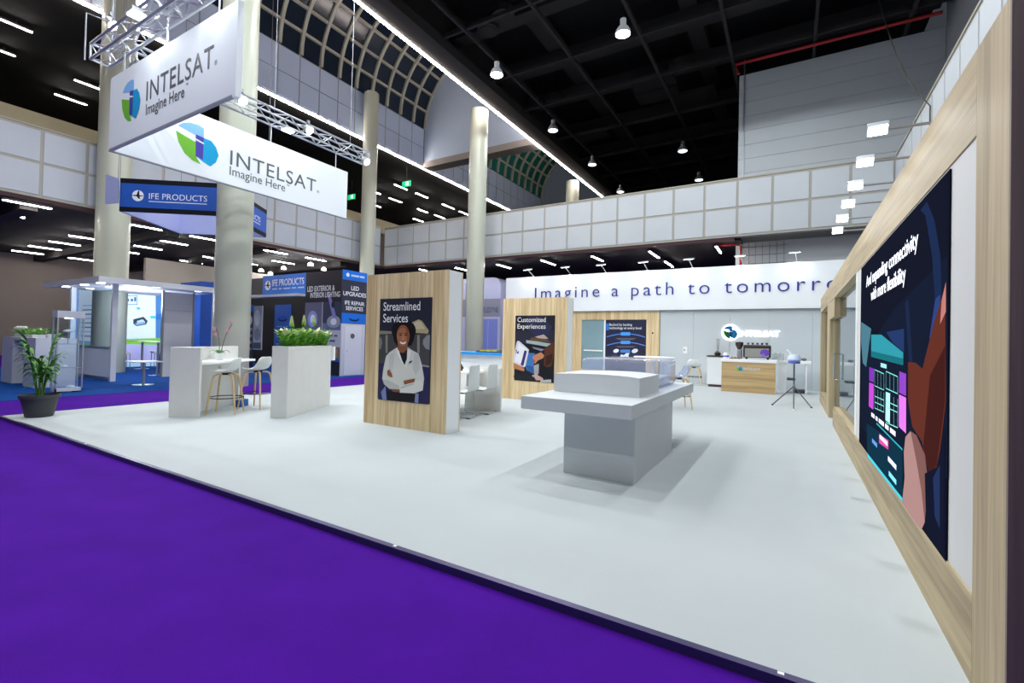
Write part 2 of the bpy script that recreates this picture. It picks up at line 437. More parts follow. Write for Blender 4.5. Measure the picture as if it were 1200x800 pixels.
# plain white upper walls on the right
CLAD = mat('#bcc3c7', .7, var=.02, scale=1.0)
wb = empty_struct('wall_upper', 'tall blank white wall of wide horizontal boards above the back gallery')
MB().box(-1.95, 4.5, 21.0, 21.3, -.04, 12.32).build('wall_core', mat('#9ea3a5', .8), wb)
for k in range(9):
    z0 = 7.15+.575*k; MB().box(-1.95, 4.38, 20.98, 21.0, z0+.006, min(z0+.569, 12.32)).build('board', CLAD, wb)
MB().box(-1.78, -1.74, 20.93, 20.98, 7.2, 12.9).build('conduit', ALU, wb)
struct(box('wall_right', (4.4, 4.6, -8, 21.0, -.04, 14.6), mat('#9ba1a5', .7)), 'white side wall of the hall on the right')
struct(box('wall_lower_back', (-1.95, 4.4, 20.6, 20.95, -.04, 5.4), mat('#b9bec0', .8)), 'pale grey wall below the gallery behind the banner')
tr_ = thing('wire_cable_tray', 'grid of thin grey wires fixed on the pale wall below the back gallery', 'cable tray', (-1.0, 20.57, 4.5))
mb = MB()
for i in range(7): mb.cyl((-1.72+.24*i, 20.57, 3.6), (-1.72+.24*i, 20.57, 5.35), .012, n=6)
mb.build('upright_wire', ALU_D, tr_)
mb = MB()
for i in range(5): mb.cyl((-1.8, 20.58, 3.9+.33*i), (-.2, 20.58, 3.9+.33*i), .012, n=6)
mb.build('cross_wire', ALU_D, tr_)
RED = mat('#a51b22', .4)
pts = [at_y(866, 87, 19.95), at_y(862, 70, 19.95), at_y(940, 48, 19.95), at_y(1055, 17, 19.95), at_y(1105, 2, 19.95)]
for q in pts: q.z = min(q.z, 12.27)
tag(MB().tube(pts, .06, 8).build('sprinkler_pipe', RED, smooth=True), 'red sprinkler pipe running along the top of the blank white wall', 'pipe')
pts = [at_y(868, 285, 20.4), at_y(862, 283, 20.4), at_y(864, 283, 20.4)]
pz = at_y(866, 283, 20.3)
tag(MB().tube([(-1.72, 20.1, 3.6), (-1.72, 20.1, 5.2), (-1.95, 20.1, 5.28), (-2.6, 20.1, 5.28)], .05, 8).build('red_pipe', RED, smooth=True), 'short red pipe beside the wire cable tray under the back gallery', 'pipe')
e = at_x(1090, 124, 2.8); s0 = at_x(1030, 0, 2.3); cpts = []
for i in range(13):
    t_ = i/12; q = s0.lerp(e, t_); q.z += -.55*math.sin(PI*t_)*1.0; cpts.append(q)
cpts = [s0+Vector((0,0,3.2))]+cpts+[e+Vector((0,0,-.9))]
tag(MB().tube(cpts, .016, 6).build('hanging_cable', mat('#3a382c', .6), smooth=True), 'thin dark cable sagging from the ceiling to the right gallery', 'cable')

# vault ------------------------------------------------------------------
VX, VZ, VR = -16.15, 14.6, 4.05
BONE = mat('#b0afa0', .6)
PANE = mat('#1a2433', .15, spec=.4)
PANE_T = mat('#1f6a64', .2, spec=.6)
def vault(name, label, y0, n, step, m, every):
    g = empty_struct(name, label)
    rib = None
    for k in range(n+1):
        y = y0+step*k
        if rib is None:
            mb = MB(); A = []; 
            for j in range(25):
                t = PI*j/24; c, s_ = math.cos(t), math.sin(t)
                A.append((c, s_))
            P = lambda r, dy: [Vector((VX+r*c, dy, VZ+r*s_)) for c, s_ in A]
            a, b, c_, d = P(VR+.02,-.075), P(VR+.02,.075), P(VR-.16,.075), P(VR-.16,-.075)
            mb.strip(a, b).strip(b, c_).strip(c_, d).strip(d, a)
            rib = mb.build('rib', BONE, None, world=False); rib.parent = g; rib.location.y = y
        else:
            o = rib.copy(); COL.objects.link(o); o.location.y = y; o.parent = g
    for j in range(1, 12):
        t = PI*j/12; r = VR-.05; w = .12 if j in (4, 8) else .06
        x, z = VX+r*math.cos(t), VZ+r*math.sin(t)
        MB().box(x-w, x+w, y0, y0+step*n, z-w, z+w).build('purlin', BONE, g)
    if every:
        for j in range(12):
            a, b = PI*j/12, PI*(j+1)/12
            p0 = Vector((VX+VR*math.cos(a), 0, VZ+VR*math.sin(a))); p1 = Vector((VX+VR*math.cos(b), 0, VZ+VR*math.sin(b)))
            first = None
            for k in range(n):
                if first is None:
                    first = MB().add([p0+Vector((0,.05,0)), p0+Vector((0,step-.05,0)), p1+Vector((0,step-.05,0)), p1+Vector((0,.05,0))], [(0,1,2,3)]).build('pane', m, None, world=False, solid=.02)
                    first.parent = g; first.location.y = y0
                else:
                    o = first.copy(); COL.objects.link(o); o.location.y = y0+step*k; o.parent = g
    else:
        mb = MB()
        A = [Vector((VX+VR*math.cos(PI*j/24), y0, VZ+VR*math.sin(PI*j/24))) for j in range(25)]
        mb.strip(A, [p+Vector((0, step*n, 0)) for p in A]).build('pane', m, g)
    return g
vault('ceiling_vault_1', 'barrel vault of dark glass panes between pale curved ribs', 22.53-1.097*21, 21, 1.097, PANE, True)
vault('ceiling_vault_2', 'second barrel vault of teal dark panes beyond the white end wall', 23.4, 14, 1.1, PANE_T, False)
def clere(name, label, x, ys, n, out, m):
    g = empty_struct(name, label)
    MB().box(x, x-out*.2, ys, ys+1.097*n, 12.2, 14.62).build('frame', mat('#8b909c', .6), g)
    for k in range(n):
        for z0, z1 in ((12.26, 13.37), (13.42, 14.55)):
            MB().box(x, x+out*.02, ys+1.097*k+.03, ys+1.097*(k+1)-.03, z0, z1).build('panel', m, g)
    return g
CLP = mat('#b9c6e0', .5, var=.02, scale=1)
clere('wall_clerestory_1', 'upper wall of pale lavender panels below the glass vault', -20.2, 22.53-1.097*21, 21, 1, CLP)
clere('wall_clerestory_2', 'upper wall of pale lavender panels below the teal vault', -20.2, 23.4, 14, 1, CLP)
g = empty_struct('wall_lunette', 'plain white rounded end wall closing the glass vault')
pts = [(VX+4.02*math.cos(PI*j/32), 22.55, VZ+4.02*math.sin(PI*j/32)) for j in range(33)]
pts = [(-12.12, 22.55, 12.5)]+pts+[(-20.18, 22.55, 12.5)]
MB().extr(pts, (0, .4, 0)).build('end_wall', mat('#b3c2d6', .6), g)
MB().box(-20.2, -12.1, 22.5, 23.3, 12.12, 12.5).build('beam', mat('#938d88', .7), g)

# columns ------------------------------------------------------------------
CREAM = mat('#b3b7a7', .35, var=.03, scale=.8)
def column(px_, py_, X, top, label, r=.41, cap=True):
    p = at_x(px_, py_, X)
    t = thing('round_column', label, 'column', (p.x, p.y, -.04), group=None)
    MB().lathe([(r, 0), (r, top+.04)], (0,0,0), 32).build('shaft', CREAM, t, smooth=True, world=False)
    if cap: MB().lathe([(r-.06, top+.04), (r-.06, top+.10)], (0,0,0), 32).build('cap', mat('#a8aa9c', .5), t, smooth=True, world=False)
    return p
column(271, 400, -12.75, 12.1, 'thick round cream column behind the white counter with the orchid', .43, False)
column(557, 330, -12.75, 12.1, 'round cream column between the two oak poster panels, rising to the light line', .42, False)
column(671, 215, -12.75, 12.1, 'round cream column standing beyond the back gallery', .42, False)
column(131, 300, -19.6, 14.36, 'round grey column standing inside the canopy booth', .46)
column(430.5, 300, -19.5, 14.36, 'round pale column behind the LED upgrades panel, ending below the vault', .38)

# long light lines -------------------------------------------------------------
LEDM = mat('#fff1ea', .4, emit=STRIP_E)
tag(MB().box(-12.16, -12.06, 1, 33.4, 12.07, 12.13).build('light_line', LEDM), 'long continuous white light line on the edge of the main ceiling', 'light')
tag(MB().box(-20.26, -20.2, 1, 33.4, 12.09, 12.15).build('light_line', LEDM), 'long continuous white light line under the lavender panel wall', 'light')

# linear lamps ---------------------------------------------------------------
LINM = mat('#fff8f2', .4, emit=LINEAR_E)
HOUS = mat('#2a2a2c', .6)
proto = {}
def linear(segs, z, label, group, ox, oy, sc=.25):
    for (a, b, c, d) in segs:
        p = at_z(ox+a*sc, oy+b*sc, z); q = at_z(ox+c*sc, oy+d*sc, z)
        x = (p.x+q.x)/2; y = (p.y+q.y)/2; L = abs(q.y-p.y)
        L = min(max(L, .6), 1.6)
        if 'p' not in proto:
            t = thing('linear_lamp', label, 'ceiling lamp', (x, y, z), group=group)
            MB().box(-.03, .03, -.5, .5, 0, .02).build('diffuser', LINM, t, world=False)
            MB().box(-.045, .045, -.51, .51, .02, .09).build('housing', HOUS, t, world=False)
            MB().box(-.008, .008, -.01, .01, .09, .24).build('hanger', HOUS, t, world=False)
            proto['p'] = t; o = t
        else: o = dup(proto['p'], (x, y, z), 0, label, group)
        o.scale = (1, L, 1)
low = [(10,138,242,180),(0,203,112,222),(330,303,462,328),(228,332,378,352),(138,352,283,374),(60,374,200,394),(323,408,440,424),(595,250,757,280),(750,328,880,350),(622,350,757,372),(590,380,640,390),(895,305,1003,328),(845,420,948,436),(962,402,1003,413),(1160,435,1200,442)]
linear(low, 5.15, 'slim white linear lamp hanging from the black ceiling under the left gallery', 'linear lamps under the left gallery', 0, 200)
low2 = [(40,372,143,393),(90,420,165,440),(235,407,325,425)]
linear(low2, 5.15, 'slim white linear lamp under the gallery near the blue fascia booth', 'linear lamps above the blue fascia booth', 300, 200)
bk = [(940,455,990,470),(1130,440,1190,458),(770,463,795,470)]
linear(bk, 5.15, 'slim white linear lamp under the back gallery between the poster panels', 'linear lamps under the back gallery', 300, 200)
bk2 = [(137,420,200,443),(372,402,428,425),(642,380,690,410),(712,427,757,450),(950,357,985,386)]
linear(bk2, 5.15, 'slim white linear lamp under the back gallery above the long banner', 'linear lamps above the banner', 600, 200)
up = [(0,88,148,156),(0,236,38,255),(350,375,480,425),(258,442,405,494)]
linear(up, 11.97, 'slim white linear lamp on the black ceiling over the left gallery floor', 'linear lamps over the left gallery', 0, 0)
up2 = [(648,65,710,90),(625,128,682,150),(750,105,803,128),(757,180,805,197),(838,208,884,225),(737,225,783,240),(877,157,925,180),(957,190,996,210),(553,100,583,110),(553,160,583,172)]
linear(up2, 11.97, 'slim white linear lamp on the far upper ceiling beyond the round pale column', 'linear lamps on the far upper ceiling', 300, 200)
for (a, b, lab) in ((476, 213, 'small green exit sign high between the columns'), (411.5, 228.5, 'small green exit sign beside the end of the hanging banner')):
    p = at_z(a, b, 11.2)
    t = thing('exit_sign', lab, 'sign', (p.x, p.y, 10.9))
    fr = Fr((p.x-.35, p.y, 10.9), (1,0,0), (0,0,1))
    MB().box(p.x-.35, p.x+.35, p.y+.001, p.y+.06, 10.9, 11.25).build('case', mat('#17a56a', .4, emit=1.2), t)
    art('running_figure', fr, [(rc(.3,.08,.36,.2),'#e8fff4'), (ell(.34,.26,.035), '#e8fff4'), (rc(.42,.05,.55,.3), '#e8fff4')], t, emit=1.2)
    MB().cyl((p.x, p.y+.03, 11.25), (p.x, p.y+.03, 12.2), .01, n=6).build('rod', HOUS, t)

# pendant high-bay lamps ----------------------------------------------------
PEND = mat('#f2f8ff', .4, emit=30.0)
PEND_L = mat('#e7eef5', .4, emit=3.0)
def pendant(x, y, z, label, bright, light, seen=True):
    t = thing('pendant_lamp', label, 'pendant lamp', (x, y, z), group='pendant lamps in the black ceiling')
    MB().lathe([(.25,.0),(.24,.10),(.17,.22),(.10,.28),(.10,.5),(0,.52)], (0,0,0), 20).build('shade', mat('#cfd6dc', .3, .3, emit=.25) if bright else mat('#90969c', .4), t, smooth=True, world=False)
    MB().lathe([(0,-.02),(.22,-.012),(.235,0)], (0,0,0), 20).build('lens', PEND if bright else PEND_L, t, world=False)
    MB().cyl((0,0,.5), (0,0,3.01), .012, n=6).build('cord', BLACK, t, world=False)
    if light: lamp('SPOT', 'pendant_light', (x, y, z-.06), light, t, target=(x, y, 0), size=.07, angle=160, blend=.12, color=(.93, .97, 1.0))
vis = [((730,40), 1), ((582,88), 1), ((648,153), 0), ((694,193), 0), ((800,177), 0), ((727,225), 0), ((819,211), 0)]
for (q, br) in vis:
    p = at_z(q[0], q[1], 11.6)
    pendant(p.x, p.y, 11.6, 'glowing white pendant lamp below the dark beams' if br else 'small pale pendant lamp deep in the dark ceiling', br, PENDANT_W if p.y < 21 else 0)
for x in (-10, -5, 0):
    for y in (-5, 0, 5, 10):
        pendant(x, y, 11.6, 'glowing white pendant lamp below the dark beams', 1, PENDANT_W)
pendant(0, 15.1, 11.6, 'glowing white pendant lamp below the dark beams', 1, PENDANT_W)

# ================================================================== THE BOOTH
# ---- screen wall on the right (plane x = .63)
WXp, WT = .63, .13
sw = empty_struct('wall_screen', 'oak framed white booth wall carrying the large screen')
wp = lambda n, y0, y1, z0, z1, m, x0=WXp, x1=WXp+WT: MB().box(x0, x1, y0, y1, z0, z1).build(n, m, sw)
END_M = wood('oak_end_shaded', '#5d4f47', '#85756a', 'z', .12, 'x')  # end face lies in shade; that shade is put into darker oak tones
wp('near_post', 2.225, 2.56, 0, 2.54, OAK_P)
wp('end_board', 2.21, 2.2245, 0, 2.54, END_M)
wp('top_rail', 2.562, 9.86, 2.19, 2.54, OAK_H)
wp('top_rail', 9.862, 14.1, 2.20, 2.54, OAK_H)
wp('bottom_rail', 2.562, 6.6, 0, .352, OAK_H)
wp('white_panel', 2.562, 6.62, .354, 2.188, mat('#d3d4d1', .6), WXp+.006, WXp+WT)
wp('window_post', 6.5, 6.64, .354, 2.188, WHITE_M, WXp+.002, WXp+WT)
wp('bottom_rail', 6.602, 9.80, 0, .30, OAK_H)
wp('lintel', 9.72, 10.8, 1.87, 2.188, OAK_P)
wp('door_post', 10.8, 11.5, 0, 2.198, OAK_P)
wp('bottom_rail', 11.502, 13.78, 0, .26, OAK_H)
wp('far_post', 13.8, 14.1, 0, 2.198, OAK_P)
wp('sill', 6.66, 9.78, .30, .325, OAK_H, WXp+.01, WXp+.12)
GLS = glass('window_glass', '#dfe9ee', 1.9)
for i, (a, b, c, d) in enumerate(((6.645, 9.715, .326, 2.186), (11.505, 13.795, .262, 2.196))):
    w = struct(MB().box(WXp+.085, WXp+.095, a, b, c, d).build('window_%d' % (i+1), GLS), 'clear glass pane beside the screen' if i == 0 else 'clear glass pane at the far end of the screen wall')
dr = struct(MB().box(WXp+.085, WXp+.095, 9.81, 10.79, .012, 1.865).build('door_1', GLS), 'frameless glass door with a long bar handle')
MB().tube([(WXp+.085, 9.98, .78), (WXp+.02, 9.98, .78), (WXp+.02, 9.98, 1.22), (WXp+.085, 9.98, 1.22)], .014, 8).build('handle', CHROME, dr, smooth=True)
# the small meeting room behind the glass
rm = empty_struct('wall_room', 'pale walls of the small room behind the glass')
MB().box(2.6, 2.7, 5.9, 17.3, 0, 2.54).build('wall_panel', GREYW, rm)
MB().box(WXp+WT, 2.6, 5.9, 6.0, 0, 2.54).build('wall_panel', GREYW, rm)

# ---- the large screen
fs = Fr((WXp+.004, 6.15, .345), (0, -1, 0), (0, 0, 1))
scn = thing('video_screen', 'large dark LED screen with white lettering set in the oak framed wall', 'screen', (WXp, 4.5, .345))
MB().box(WXp-.001, WXp+.005, 2.92, 6.15, .345, 2.172).build('panel', mat('#0b0d16', .9, emit=.6, spec=0.0), scn)
P = fs.pixs
S_E = 0.55
items = [
 (rc(0.0,0.0,3.23,1.827), '#10131f'),
 (P([(1010,420),(1050,360),(1112,300),(1112,560),(1060,560),(1010,500)]), '#121828'),
 (P([(1080,246),(1088,236),(1097,258),(1104,300),(1106,380),(1100,385),(1094,300),(1086,252)]), '#172340'),
 (P([(1062,355),(1066,350),(1074,470),(1070,475)]), '#16223a'),
 (P([(1098,350),(1104,345),(1101,395),(1094,415),(1091,395)]), '#26376a'),
 (P([(1010,377),(1022,385),(1016,430),(1012,425),(1010,400)]), '#3f6573'),
 (P([(1022,392),(1034,392),(1060,413),(1060,427),(1022,418)]), '#2a7f8c'),
 (P([(1040,389),(1061,385),(1061,413),(1048,402)]), '#1d2f55'),
 (P([(1022,411),(1060,420),(1060,428),(1022,418)]), '#155f66'),
 (P([(1066,424),(1075,425),(1083,432),(1096,380),(1110,335),(1111,470),(1100,560),(1092,560),(1082,517),(1071,500),(1066,470)]), '#54281f'),
 (P([(1092,440),(1110,405),(1110,470),(1100,545),(1092,560),(1084,522)]), '#381917'),
 (P([(1111,330),(1111,365),(1104,380),(1106,352)]), '#a86a62'),
 (P([(1063,512),(1069,505),(1076,510),(1086,533),(1090,565),(1086,612),(1082,621),(1070,606),(1059,588),(1062,560),(1061,530)]), '#977470'),
 (P([(1069,505),(1076,510),(1086,533),(1090,565),(1086,612),(1082,575),(1076,540)]), '#6f4c48'),
 (P([(1086,555),(1100,548),(1110,500),(1110,655),(1088,625)]), '#111424'),
 (P([(1096,560),(1104,545),(1104,620),(1098,605)]), '#1d2a4c'),
 (P([(1020,430),(1026,432),(1025.5,448),(1020,446)]), '#6b2f96'),
 (P([(1020,448),(1025.5,450),(1025,480),(1019.5,476)]), '#a93fb5'),
 (P([(1056,435),(1064,438),(1064,464),(1055.5,460)]), '#7c3aa6'),
 (P([(1055.5,462),(1064,466),(1064,508),(1055.5,500)]), '#c66ad0'),
 (P([(1040,459),(1045,461),(1044.5,496),(1039.5,492)]), '#a9dff0'),
 (P([(1017,496),(1060,524),(1060,588),(1018,532)]), '#0f2a3a'),
 (P([(1032,509),(1043,516),(1043,527),(1032,519)]), '#c2418f'),
 (P([(1018,531),(1060,584),(1060,588),(1018,535)]), '#3fb4c4'),
 (P([(1029,495),(1060,526),(1060,528),(1029,497)]), '#2c9aa6'),
 (P([(1034,425),(1041,427),(1041,432),(1034,430)]), '#8fc7c9'),
]
art('picture', fs, items, scn, .0055, .0002, .9, emit=S_E, spec=0.0)
mb = MB()
GRC = '#63c7b9'
def line(p, q, w=.0035, d=.0115):
    a, b = Vector(fs.pix(*p)), Vector(fs.pix(*q)); n = Vector((-(b-a).y, (b-a).x)).normalized()*w
    mb.add([fs.P(*(a-n), d), fs.P(*(b-n), d), fs.P(*(b+n), d), fs.P(*(a+n), d)], [(0,1,2,3)])
for (x0, x1, ys) in ((1027, 1038, ((433,432+20,456-1,478),)), (1040.5, 1054.5, ((435,455,461,495),))):
    y0, y1, y2, y3 = ys[0]; s_ = .45
    for k in range(4):
        x = x0+(x1-x0)*k/3; dy = (x-x0)*s_
        line((x, y0+dy), (x, y1+dy)); line((x, y2+dy), (x, y3+dy))
    for y in (y0, y1, y2+9, y2+16, y3):
        line((x0, y), (x1, y+(x1-x0)*s_))
o = mb.build('seat_grid', mat(GRC, .4, emit=.5), scn)
WT_E = mat('#f4f6ff', .4, emit=1.0)
def stext(name, body, x0, y0, x1, y1, h, m=WT_E, bold=.012, letters=False):
    a = fs.pix(x0, y0); b = fs.pix(x1, y1)
    return text(name, body, fs, a[0], (a[1]+b[1])/2, m, scn, size=h, width=b[0]-a[0], depth=0, d=.012, bold=bold, letters=letters)
stext('lettering', 'And expanding connectivity', 1017, 337, 1079, 287, .15, letters=True)
stext('lettering', 'with more flexibility', 1022.5, 352.5, 1064, 328, .15, letters=True)
for (x0, y0, x1, y1, c, n) in ((1023,489,1052,510,'#dfe4f0',5), (1033,514,1042.5,523,'#f0c8e4',1), (1024,519,1030,524,'#4a7fd0',1), (1043,540,1053,551,'#dfe4f0',1), (1044,558,1053,568,'#6fd3e8',1)):
    a = fs.pix(x0, y0); b = fs.pix(x1, y1); bars(fs, a[0], (a[1]+b[1])/2, b[0]-a[0], .035, c, scn, .0122, .5, n)

# ---- arm lamps on the screen wall
def arm_lamp(name, base, head, aim, label, group, power, ang=110, tube_r=.009, hs=1.0):
    """slim arm with a flat flood head"""
    base = Vector(base); head = Vector(head)
    t = thing(name, label, 'lamp', base, group=group)
    MB().box(base.x-.03, base.x+.03, base.y-.03, base.y+.03, base.z, base.z+.03).build('clamp', ALU, t)
    MB().tube([base+Vector((0,0,.02)), base+Vector((0,0,.06)), head], tube_r, 6).build('arm', ALU, t, smooth=True)
    d = (Vector(aim)-head).normalized(); s_ = d.cross(Vector((0,0,1))).normalized()
    if s_.length < .5: s_ = Vector((0,1,0))
    u_ = s_.cross(d)
    w, h = .085*hs, .055*hs
    q = [head+s_*w+u_*h, head-s_*w+u_*h, head-s_*w-u_*h, head+s_*w-u_*h]
    MB().extr(q, -d*.035).build('housing', ALU, t)
    q2 = [head+d*.002+(v-head)*.88 for v in q]
    MB().extr(q2, d*.004).build('lens', mat('#f6fbff', .3, emit=14.0), t)
    if power: lamp('SPOT', 'arm_light', head+d*.02, power, t, target=aim, size=.06, angle=ang, blend=.7, color=(.95,.98,1))
    return t
ords = ('nearest the aisle', 'second from the aisle', 'third from the aisle', 'fourth from the aisle', 'fifth from the aisle', 'sixth from the aisle')
for k in range(6):
    y = 3.45+.555*k
    arm_lamp('arm_lamp', (.70, y, 2.54), (.42, y-.02, 2.60), (.40, y-.75, 1.6), 'slim white arm lamp over the big screen, '+ords[k], 'arm lamps on the screen wall', ARM_W, hs=.6)

# ---- back wall, fascia banner
BY = 17.12
bw = empty_struct('wall_booth_back', 'pale grey back wall of the booth')
BWM = mat('#c8d0d4', .5, var=.02, scale=1.2)
xs = [-4.03, -2.9, -1.75, -.6, .56, 1.7, 2.7]
for i in range(len(xs)-1): MB().box(xs[i]+.003, xs[i+1]-.003, BY, BY+.1, 0, 2.52).build('wall_panel', BWM, bw)
MB().box(-10.3, -7.36, BY, BY+.1, 0, 2.52).build('wall_panel', BWM, bw)
wf = thing('oak_window_wall', 'oak framed wall with frosted glass and dark blue poster under the banner', 'partition', (-5.7, BY, 0))
MB().box(-7.36, -4.04, BY-.04, BY+.1, 2.205, 2.53).build('top_board', OAK_V, wf)
MB().box(-4.50, -4.04, BY-.04, BY+.1, 0, 2.204).build('post', OAK_V, wf)
MB().box(-7.36, -7.0, BY-.04, BY+.1, 0, 2.204).build('post', OAK_V, wf)
MB().box(-7.0, -4.50, BY-.04, BY+.1, 0, .3).build('bottom_board', OAK_V, wf)
MB().box(-7.0, -6.1, BY+.0, BY+.02, .3, 2.204).build('frosted_pane', mat('#86a3ab', .25, var=.06, scale=1.5), wf)
MB().box(-6.9, -6.15, BY-.03, BY-.0, 1.0, 1.05).build('white_bar', WHITE, wf)
MB().box(-6.1, -6.04, BY-.03, BY+.03, .3, 2.204).build('mullion', WHITE, wf)
MB().cyl((-4.27, BY-.04, 1.72), (-4.27, BY-.055, 1.72), .03, n=12).build('knob', BLACK, wf, smooth=True)
fb = Fr((-6.04, BY-.001, .3), (1,0,0), (0,0,1))
ps = MB().box(-6.04, -4.50, BY, BY+.02, .3, 2.204).build('poster', mat('#191c3d', .4), wf)
Pb = fb.pixs
it = [(Pb([(710,379),(713.5,379),(713.5,387),(710,387)]), '#2f7fd6')]
def ribbon(f2, pts, w):
    up = [(a, b+w) for a, b in pts]; dn = [(a, b-w) for a, b in pts]; return up+dn[::-1]
for yy in (391, 401):
    c = [fb.pix(x, yy+4*((x-733)/23)**2) for x in range(711, 757, 3)]
    it.append((ribbon(fb, c, .018), '#5a86d8'))
    it.append((Pb([(727.5,yy-2),(738.5,yy-2),(738.5,yy+2),(727.5,yy+2)]), '#4f9fee'))
it += [(Pb([(727,409.5),(738.5,409.5),(738.5,413),(727,413)]), '#4f86d8'),
       (ell(*fb.pix(722, 411), .11, .07, rot=.3), '#e9ecf2'), (ell(*fb.pix(744, 411), .12, .075, rot=.35), '#dfe4ee'),
       (Pb([(726,419),(728,415),(731,416),(734,413.5),(738,413.5),(736.5,416),(737,419.5),(735,419),(733,417.5),(730,419.5)]), '#eef1f6'),
       (Pb([(721,396),(746,396),(742,398),(725,398)]), '#6a6470'), (Pb([(722,405.5),(745,405.5),(742,407),(725,407)]), '#6a6470'),
       (Pb([(715,415),(724,414),(724,418),(718,418)]), '#3d3c63'), (Pb([(741,414.5),(750,414.5),(749,418),(742,418)]), '#3d3c63')]
art('print', fb, it, ps, .001, .001)
a = fb.pix(714, 381.5); b = fb.pix(752, 381.5)
text('lettering', 'Backed by leading\ntechnology at every level', fb, a[0], a[1], mat('#e8ecf6', .5), ps, width=b[0]-a[0], depth=0, d=.02, bold=.01, size=.125)

bn = thing('fascia_banner', 'long white fascia banner reading Imagine a path to tomorrow', 'banner', (-4.5, BY, 2.53))
MB().box(-10.42, 2.7, BY-.14, BY+.04, 2.535, 3.965).build('board', mat('#e9edf0', .6), bn)
MB().box(-10.42, 2.7, BY-.13, BY+.03, 2.522, 2.534).build('bottom_strip', mat('#8b9094', .5), bn)
ft = Fr((-10.42, BY-.14, 2.535), (1,0,0), (0,0,1))
a = ft.pix(627, 349.3); b = ft.pix(984, 340)
TXB = mat('#2b2f8c', .4)
# width of the visible letters only, then the last letter behind the screen wall
cu_w = b[0]-a[0]
text('letter', 'Imagine a path to tomorro', ft, a[0], .53, TXB, bn, size=.66, width=cu_w, depth=.02, spacing=1.32, bold=-.008, letters=True)
text('letter', 'w', ft, b[0]+.17, .53, TXB, bn, size=.64, depth=.02, bold=-.008)
for i, (a, b) in enumerate(((624,319),(667.5,317),(709,315),(758,311),(811,307.5),(870.5,306),(934,303))):
    p = at_y(a, b, BY-.1)
    arm_lamp('banner_lamp', (p.x, BY-.02, 3.965), (p.x-.05, BY-.42, 4.22), (p.x, BY-.14, 3.0), 'small white arm lamp on top of the long banner, %s from the letter I' % ('first','second','third','fourth','fifth','sixth','seventh')[i], 'arm lamps on the banner', BANNER_W, ang=120, tube_r=.014, hs=1.9)

# lit logo on the back wall
fl_ = Fr((-2.2, BY-.002, 1.2), (1,0,0), (0,0,1))
lg = thing('lit_logo_sign', 'backlit company logo and white letters glowing on the back wall', 'sign', (-1.2, BY, 1.4))
a = fl_.pix(856, 389.5)
cR = .22
MB().extr([fl_.P(a[0]+x, a[1]+y, .01) for x, y in ell(0, 0, cR*1.22, n=28)], fl_.N*.02).build('halo', mat('#ffffff', .4, emit=2.2), lg)
emblem(fl_, a[0], a[1], cR, lg, .034, emit=.0, cols=('#0d5fa6', '#0c5c2c', '#0d6fa0', '#17357c', '#e9eef2'))
b = fl_.pix(866, 394); c = fl_.pix(914, 394)
text('lettering', 'INTELSAT', fl_, b[0], b[1], mat('#fdfdff', .4, emit=1.6), lg, width=c[0]-b[0], size=.27, depth=.03, d=.01, bold=.012, letters=True)
p = at_y(803, 410, BY)
t = thing('wall_socket', 'small white double switch plate on the grey back wall', 'switch', (p.x, BY, p.z))
MB().box(p.x-.07, p.x+.07, BY-.012, BY-.0005, p.z-.12, p.z+.12).build('plate', WHITE, t, bevel=.004)
MB().box(p.x-.04, p.x-.01, BY-.02, BY-.012, p.z-.03, p.z+.03).build('rocker', mat('#555a66', .5), t)

# ---- coffee bar
t = thing('coffee_bar', 'coffee bar with oak front and white top in front of the back wall', 'counter', (-1.05, 15.3, 0))
x0, x1, yf = -1.74, -.36, 15.0
MB().box(x0, x1, yf, yf+.03, 0.0, .86).build('oak_front', OAK_BAR, t)
MB().box(x0+.01, x1-.01, yf+.031, yf+.7, 0, .86).build('body', WHITE, t)
MB().box(x0-.03, x1+.03, yf-.02, yf+.72, .862, .95).build('top', WHITE, t, bevel=.006)
fc = Fr((x0, yf-.001, 0), (1,0,0), (0,0,1))
a = fc.pix(866.5, 431.5); emblem(fc, a[0], a[1], .085, t, .003)
b = fc.pix(871, 433.5); c = fc.pix(891, 433.5)
text('lettering', 'INTELSAT', fc, b[0], b[1], mat('#dfe3e3', .4), t, width=c[0]-b[0], size=.11, depth=.004)
t = thing('white_cabinet', 'white back-bar cabinet with dark worktop left of the coffee bar', 'cabinet', (-2.1, 16.6, 0))
MB().box(-2.32, -1.80, 16.3, 17.1, .08, .96).build('body', WHITE, t)
MB().box(-2.28, -1.84, 16.33, 17.08, 0, .08).build('plinth', mat('#4a3a34', .6), t)
MB().box(-2.34, -1.78, 16.27, 17.11, .961, 1.0).build('worktop', mat('#3a302c', .5), t)
MB().box(-2.31, -1.815, 16.285, 16.3, .1, .95).build('door', WHITE_M, t)
t = thing('white_side_cabinet', 'white low cabinet with open dark shelf right of the coffee bar', 'cabinet', (.05, 16.3, 0))
MB().box(-.32, .5, 15.75, 16.4, .86, .93).build('worktop', WHITE, t)
MB().box(-.32, -.1, 15.8, 16.4, 0, .859).build('body', WHITE, t)
MB().box(-.09, .12, 15.80, 16.35, .37, .42).build('shelf', mat('#3e4146', .5), t)
MB().box(.06, .36, 15.9, 16.3, .02, .10).build('base_shelf', mat('#3e4146', .5), t)
MB().box(.36, .40, 15.8, 16.35, 0, .859).build('side_panel', WHITE, t)
